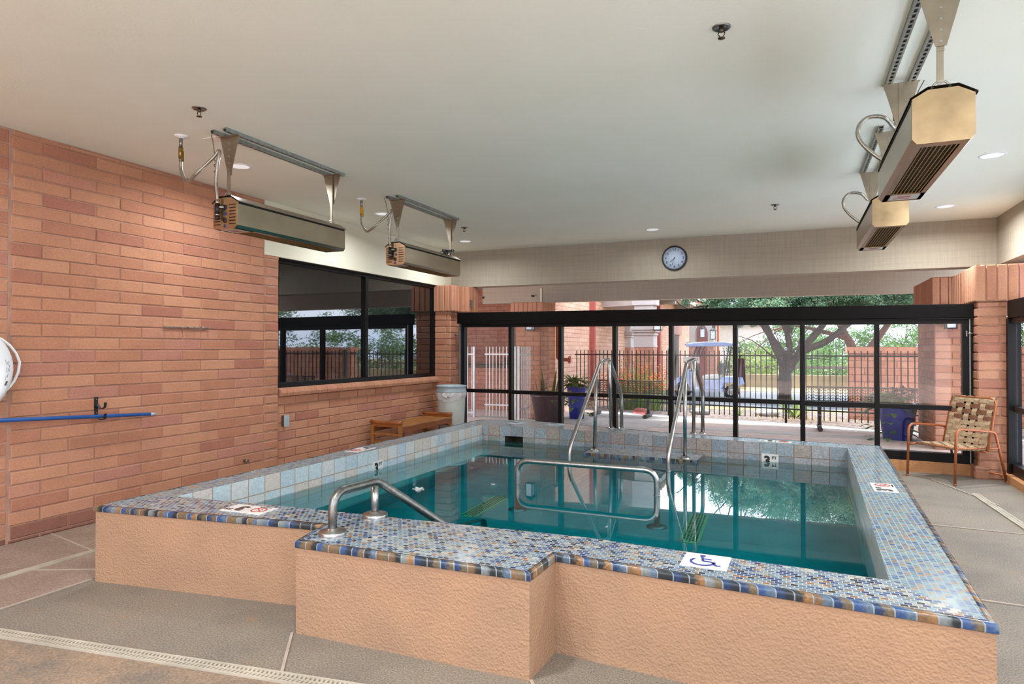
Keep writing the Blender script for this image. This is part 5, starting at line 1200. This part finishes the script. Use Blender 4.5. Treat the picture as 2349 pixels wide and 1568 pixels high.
mb = MB(); leafy(mb, (c[0], c[1], .57), .3, 60, rp, .08, .3); mb.build('foliage', m_leaf2, t)
c = (1.53, 12.2, 0); t = pot(c, .20, .58, m_potb, 'blue glazed planter seen through the pane beside the strap chair', rt=.29)
mb = MB(); leafy(mb, (c[0]-.12, c[1]-.05, .57), .27, 200, rp, .16, .2); mb.build('foliage', m_leaf2, t)
mb = MB(); leafy(mb, (c[0]+.08, c[1], .68), .16, 70, rp, .11, 0); mb.build('purple_foliage', m_purple, t)
mb = MB()
for k in range(12): a = rp.uniform(0, 2*pi); blade(mb, (c[0]-.05, c[1], .58), (cos(a)*.4, sin(a)*.4, 1), rp.uniform(.2, .36), .04, .6, rp.random()*.99+.01, 5)
mb.build('spiky_rosette', m_leaf2, t)
t = thing('flowering_shrub', 'tall grassy shrub with orange flowers behind the iron fence and left bench', 'shrub', (-3.55, 16.45, -.05))
mb = MB(); fl_ = MB()
for k in range(430):
    a = rp.uniform(0, 2*pi); r_ = .55*sqrt(rp.random()); lean = rp.uniform(.05, .6); L = rp.uniform(.5, 1.0)*(1.9-r_*1.9)
    b0 = (-3.55+r_*cos(a)*1.1, 16.45+r_*sin(a), -.05); d = Vector((cos(a)*lean, sin(a)*lean, 1)); blade(mb, b0, d, L, .022, .25, rp.random()*.99+.01, 4)
    if rp.random() < .5:
        e = Vector(b0)+d.normalized()*L*.93
        for q in range(rp.randint(1, 4)): fl_.sphere((e.x+rp.gauss(0,.03), e.y+rp.gauss(0,.03), e.z-rp.uniform(0,.2)), .02, seg=5, rings=4)
mb.build('stems', m_leaf3, t); fl_.build('flowers', m_flower, t)
def agave(c, label, s=.5, n=30):
    t = thing('agave_plant', label, 'plant', c); mb = MB()
    for k in range(n): a = rp.uniform(0, 2*pi); blade(mb, c, (cos(a), sin(a), rp.uniform(.3, 1.6)), s*rp.uniform(.6, 1.1), s*.1, .5, rp.random()*.99+.01, 4)
    mb.build('leaves', m_leaf3, t); return t
agave((.05, 15.6, -.05), 'yellow-green spiky plant behind the fence below the tree trunk', .62, 42); agave((-1.15, 15.7, -.05), 'small spiky plant in the gravel left of the tree trunk', .3, 16)
for (x, y, z, s, m, lb) in ((-3.15, 14.75, .05, .14, m_rededge, 'rounded red stone under the left bench'), (-1.95, 15.5, .02, .16, m_conc, 'pale rounded boulder in the gravel behind the fence'), (-.55, 15.9, .0, .2, m_conc, 'large pale boulder in the gravel left of the spiky plant')):
    mb = MB(); mb.sphere((x, y, z), s, 1.35, 1, .6, 14, 9)
    for i in range(len(mb.v)): v = mb.v[i]; k_ = 1+.12*sin(v[0]*23+v[2]*31)*cos(v[1]*19); mb.v[i] = (x+(v[0]-x)*k_, y+(v[1]-y)*k_, z+(v[2]-z)*k_)
    tag(mb.build('boulder', m), lb, 'rock')
mb = MB()
for k in range(260): x, y = .2+rp.gauss(0, .5), 14.9+rp.gauss(0, .2); blade(mb, (x, y, .0), (rp.gauss(0,1), rp.gauss(0,.5), rp.uniform(.05, .5)), rp.uniform(.1, .35), .01, .3, .5, 2)
tag(mb.build('dry_litter', leafm('dry_grass', [(0,'#b09870'),(1,'#d8c49c')])), 'dry leaf litter on the gravel under the fence', 'dry leaves', kind='stuff')

# --- trees
def tree(loc, label, trunk, crowns, leafmat=m_leaf, nleaf=9000, size=.12, name='mesquite_tree', seed=1, tm=None, group=None):
    rnd = random.Random(seed); t = thing(name, label, 'tree', loc, 0, group); mb = MB(); L0 = Vector(loc)
    tips = []
    for pts, r0, r1 in trunk:
        P = [L0+Vector(p) for p in pts]; cv = []
        for i in range(len(P)-1):
            p0, p1, p2, p3 = P[max(i-1,0)], P[i], P[i+1], P[min(i+2, len(P)-1)]
            for k_ in range(4):
                u = k_/4; cv.append(.5*((2*p1)+(p2-p0)*u+(2*p0-5*p1+4*p2-p3)*u*u+(3*p1-p0-3*p2+p3)*u**3))
        cv.append(P[-1]); n = len(cv); mb.tube(cv, r0, 10, rr=[(r0+(r1-r0)*i/(n-1))*(1+.08*sin(i*2.3)) for i in range(n)]); tips.append((cv[-1], cv[-1]-cv[-3]))
    for tp, d in tips:                                # twigs from every limb end
        for k in range(7):
            q = tp.copy(); dd = (d.normalized()+Vector((rnd.gauss(0,.7), rnd.gauss(0,.7), rnd.gauss(.1,.5)))).normalized(); P = [q.copy()]
            for s in range(4): dd = (dd+Vector((rnd.gauss(0,.25), rnd.gauss(0,.25), rnd.gauss(0,.2)))).normalized(); q = q+dd*.45; P.append(q.copy())
            mb.tube(P, .03, 5, rr=[.035, .028, .02, .014, .008])
    mb.build('trunk', tm or m_bark, t); mb = MB(); tot = sum(c[3]**2*c[4] if len(c) > 4 else c[3]**2 for c in crowns)
    for c in crowns:
        w_ = c[3]**2*(c[4] if len(c) > 4 else 1); n = int(nleaf*w_/tot); cc_ = L0+Vector(c[:3]); R = c[3]
        m_ = max(3, int(n/(70 if size > .11 else 160)))
        for _ in range(m_):                           # clumps
            d = Vector((rnd.gauss(0,1), rnd.gauss(0,1), rnd.gauss(0,1))).normalized()*R*(.35+.65*rnd.random()**.5); d.z *= .62
            leafcloud(mb, cc_+d, R*.24, int(n/m_), size, rnd, .8, .3, .1)
    mb.build('crown', leafmat, t); return t
B0 = (-.25, 22.6, -.2)
trunk = [([(0,0,-.1), (0,0,.7), (.05,.0,1.25)], .21, .19), ([(.02,0,1.0), (-.35,.05,1.9), (-.75,0,2.7), (-1.1,.2,3.3), (-1.3,.2,3.9)], .14, .06), ([(.05,0,1.05), (.12,.1,1.9), (-.15,.2,2.9), (-.2,.3,3.8)], .12, .05), ([(.08,0,1.0), (.55,.0,1.7), (1.1,.1,2.4), (1.5,.1,3.2), (1.9,0,3.9)], .14, .05),
         ([(.5,0,1.6), (1.2,-.1,1.9), (1.9,-.2,2.5), (3.0,-.2,3.4)], .12, .05), ([(-.6,0,2.4), (-1.4,-.2,2.9), (-2.3,-.2,3.1)], .09, .04), ([(.1,.1,2.2), (.5,.9,3.4), (.6,1.5,3.9)], .12, .05)]
crowns = [(-1.5,0,3.6,1.2), (.2,.2,3.9,1.5), (1.8,0,3.9,1.5), (0,-.6,3.2,1.2), (1.5,-.3,3.2,1.2), (-1.5,-.2,2.95,.8,.9), (-.6,.1,3.1,.9), (3.2,.2,3.6,1.3), (3.4,0,4.3,1.0), (4.8,.4,3.8,1.3), (-2.6,0,3.4,.7), (-1.3,-.6,2.75,.7), (-.1,-.9,2.8,.7), (.95,-.6,2.8,.65), (-2.1,-.3,2.7,.5)]
tree(B0, 'large mesquite tree with forked dark trunk beyond the fence, centre of the yard', trunk, crowns, nleaf=130000, size=.10, seed=5)
tree((2.3, 24.5, -.2), 'second mesquite tree with leaning trunk, red glass reflection painted in, right of the large one', [([(0,0,0),(-.1,0,.8),(-.5,0,1.7),(-.9,0,2.6),(-1.0,0,3.6)], .2, .07), ([(-.3,0,1.3),(.3,0,2.1),(.8,0,3.0),(1.2,0,4.2)], .13, .05), ([(-.6,0,2),(-1.6,0,2.3),(-2.4,0,2.5)], .09, .04)],
     [(0,0,4.0,1.5),(2.2,0,3.9,1.5),(4.2,.3,3.8,1.6),(1.2,0,3.4,1.3),(3,0,3.2,1.2),(-1.2,.2,3.5,1.2)], nleaf=75000, size=.10, seed=8, tm=plain('reflection_red_bark', '#7c4e3c', .95, var=.2, vscale=12, bump=.6, bscale=30))  # bark colour carries the red tint of the window reflection
sp = [(-7, 66, 8), (.6, 47, 6), (6, 45, 6.5), (11.5, 43, 7), (16.5, 38, 6.5)]
lbs = ['distant green tree behind the far building end', 'distant green tree seen under the large mesquite', 'distant green tree behind the leaning mesquite', 'distant green tree above the block wall', 'distant green tree at the far right above the block wall']
for k, (x, y, s) in enumerate(sp): tree((x, y, -.3), lbs[k], [([(0,0,0),(0,0,2)], .2, .1)], [(0,0,.9,s*.42),(s*.5,0,1.2,s*.4),(-s*.5,.5,1.2,s*.4),(0,0,2.4,s*.42)], m_leaf2, 9000, .28, 'distant_tree', 20+k, group='distant trees')
for k, (x, y) in enumerate([(16.5, -1), (17, 7), (16.5, 15), (8.5, 19)]): tree((x, y, 0), ['nearest', 'middle', 'farthest', ''][k]+' side yard tree over the block wall, mirrored in the dark window' if k < 3 else 'tree behind the block wall at the right end of the fence', [([(0,0,0),(.1,0,1.5),(.5,0,2.6)], .2, .1), ([(0,0,1.2),(-.5,.3,2.4)], .12, .06)], [(0,0,3.0,2.2),(0,2.4,2.7,2.0),(0,-2.4,2.8,2.0),(0,0,4.6,2.0)], m_leaf, 7000, .2, 'side_yard_tree', 40+k, group='side yard trees')
for k, (x, y, s) in enumerate([(-1.6, 33.5, 1.0), (1.2, 35, 1.2), (4.5, 34, 1.1), (8, 33.5, 1.2)]):
    t = thing('distant_shrub', ['distant pale green shrub left of the large trunk', 'distant green shrub right of the large trunk', 'distant shrub behind the leaning mesquite', 'distant shrub behind the block wall'][k], 'shrub', (x, y, -.2), 0, 'distant shrubs')
    mb = MB(); leafcloud(mb, (x, y, .7), s*1.4, 900, .22, rp, .6, 0, .2); mb.build('foliage', m_leaf2 if k % 2 else m_leaf3, t)
mb = MB(); mb.box(-6.5, -2.2, 56, 60, -.2, 3.3); mb.prism([(-7, 55.6), (-1.8, 55.6), (-1.8, 60.4), (-7, 60.4)], 3.3, 3.7); bo = mb.build('distant_house', m_stuccow); tag(bo, 'pale distant house between the far building and the large tree', 'house')

# --- golf cart seen from its side
gz, gy_ = -.21, 23.6; gx0 = onY(1551, 900, gy_).x; gx1 = onY(1712, 900, gy_).x
t = thing('golf_cart', 'pale blue golf cart with canopy parked on the road behind the fence', 'golf cart', ((gx0+gx1)/2, gy_, gz)); s = (gx1-gx0)/2.5
def G(x, y, z): return (gx0+x*s, gy_+y, gz+z)
for nm, x, y in (('wheel', .28, -.42), ('wheel', .28, .42), ('wheel', 2.0, -.42), ('wheel', 2.0, .42)):
    c = G(x, y, .22); mb = MB(); mb.lathe([(.10, y-.09), (.20, y-.09), (.225, y-.06), (.225, y+.06), (.20, y+.09), (.10, y+.09)], (c[0], gy_, c[2]), 24, 'Y'); wl_ = mb.build(nm, m_tyre, t)
    mb = MB(); mb.lathe([(.001, y-.085), (.09, y-.08), (.12, y-.095), (.12, y+.05)], (c[0], gy_, c[2]), 20, 'Y'); mb.build('hubcap', m_steel, wl_)
def extr(name, pts, y0, y1, m, bev=.02):
    mb = MB(); P = [G(px_, y0, pz) for px_, pz in pts]; Q = [G(px_, y1, pz) for px_, pz in pts]; k = len(P)
    mb.add(P+Q, [list(range(k)), list(range(k, 2*k))[::-1]]+[(i, (i+1)%k, k+(i+1)%k, k+i) for i in range(k)]); return mb.build(name, m, t, bev)
extr('front_cowl', [(-.02,.30),(-.02,.52),(.10,.66),(.42,.80),(.52,.98),(.60,.98),(.66,.62),(.72,.33),(.56,.33),(.52,.46),(.40,.54),(.20,.52),(.06,.40),(.03,.30)], -.52, .52, m_cart)
extr('floor_pan', [(.60,.24),(.60,.33),(1.75,.33),(1.75,.24)], -.5, .5, m_cart)
extr('rear_body', [(1.12,.30),(1.05,.62),(1.62,.64),(1.75,.74),(2.4,.72),(2.45,.5),(2.28,.42),(2.2,.5),(2.0,.55),(1.8,.5),(1.72,.36),(1.6,.30)], -.52, .52, m_cart)
extr('seat', [(1.02,.64),(1.02,.76),(1.6,.78),(1.6,.66)], -.5, .5, m_cartw); extr('seat_back', [(1.56,.80),(1.62,1.18),(1.72,1.18),(1.68,.80)], -.5, .5, m_slot)
extr('canopy', [(.42,1.80),(.50,1.86),(1.1,1.91),(1.8,1.90),(2.2,1.84),(2.24,1.76),(.44,1.74)], -.55, .55, m_cart, .03)
for y in (-.48, .48):
    for a, b in (((.50,.95),(.85,1.78)), ((.62,.9),(1.0,1.78)), ((1.78,.7),(1.95,1.78))):
        mb = MB(); mb.cyl(G(a[0], y, a[1]), G(b[0], y, b[1]), .022, 8); mb.build('roof_strut', m_black, t)
mb = MB(); c = G(.92, -.25, .95); mb.tube([(c[0]-.05+.04*cos(a), c[1]+.16*sin(a), c[2]+.13*cos(a)) for a in [2*pi*k/20 for k in range(20)]], .015, 8, closed=True); mb.cyl(c, G(.66, -.25, .7), .02, 8); mb.build('steering_wheel', m_black, t)
mb = MB(); c = G(2.35, -.15, .55)
mb.lathe([(.001, .0), (.12, .0), (.13, .75), (.14, .8), (.001, .8)], c, 14); mb.build('golf_bag', plain('bag_brown', '#5c3430', .7), t)
mb = MB(); mb.box(*[v for v in (G(.40,0,0)[0], G(.40,0,0)[0]+.08, gy_-.535, gy_-.5)], gz+1.80, gz+1.83); mb.build('reflector', m_red, t)
# small plate on the fence
q = onY(1586, 826, fy(-2.0)-.06); t = thing('fence_plate', 'small white and red number plate behind the right exit handrail top, on the fence', 'sign', tuple(q))
mb = MB(); mb.box(q.x-.17, q.x+.17, q.y-.004, q.y+.004, q.z-.065, q.z+.075); mb.build('plate', m_marker, t)
mb = MB(); mb.box(q.x-.16, q.x+.0, q.y-.007, q.y-.004, q.z-.055, q.z-.03); mb.build('red_band', m_red, t)
text_mesh('03', .085, m_red, 'numeral', t, frame((q.x+.10, q.y-.006, q.z+.02), (1,0,0), (0,0,1)))
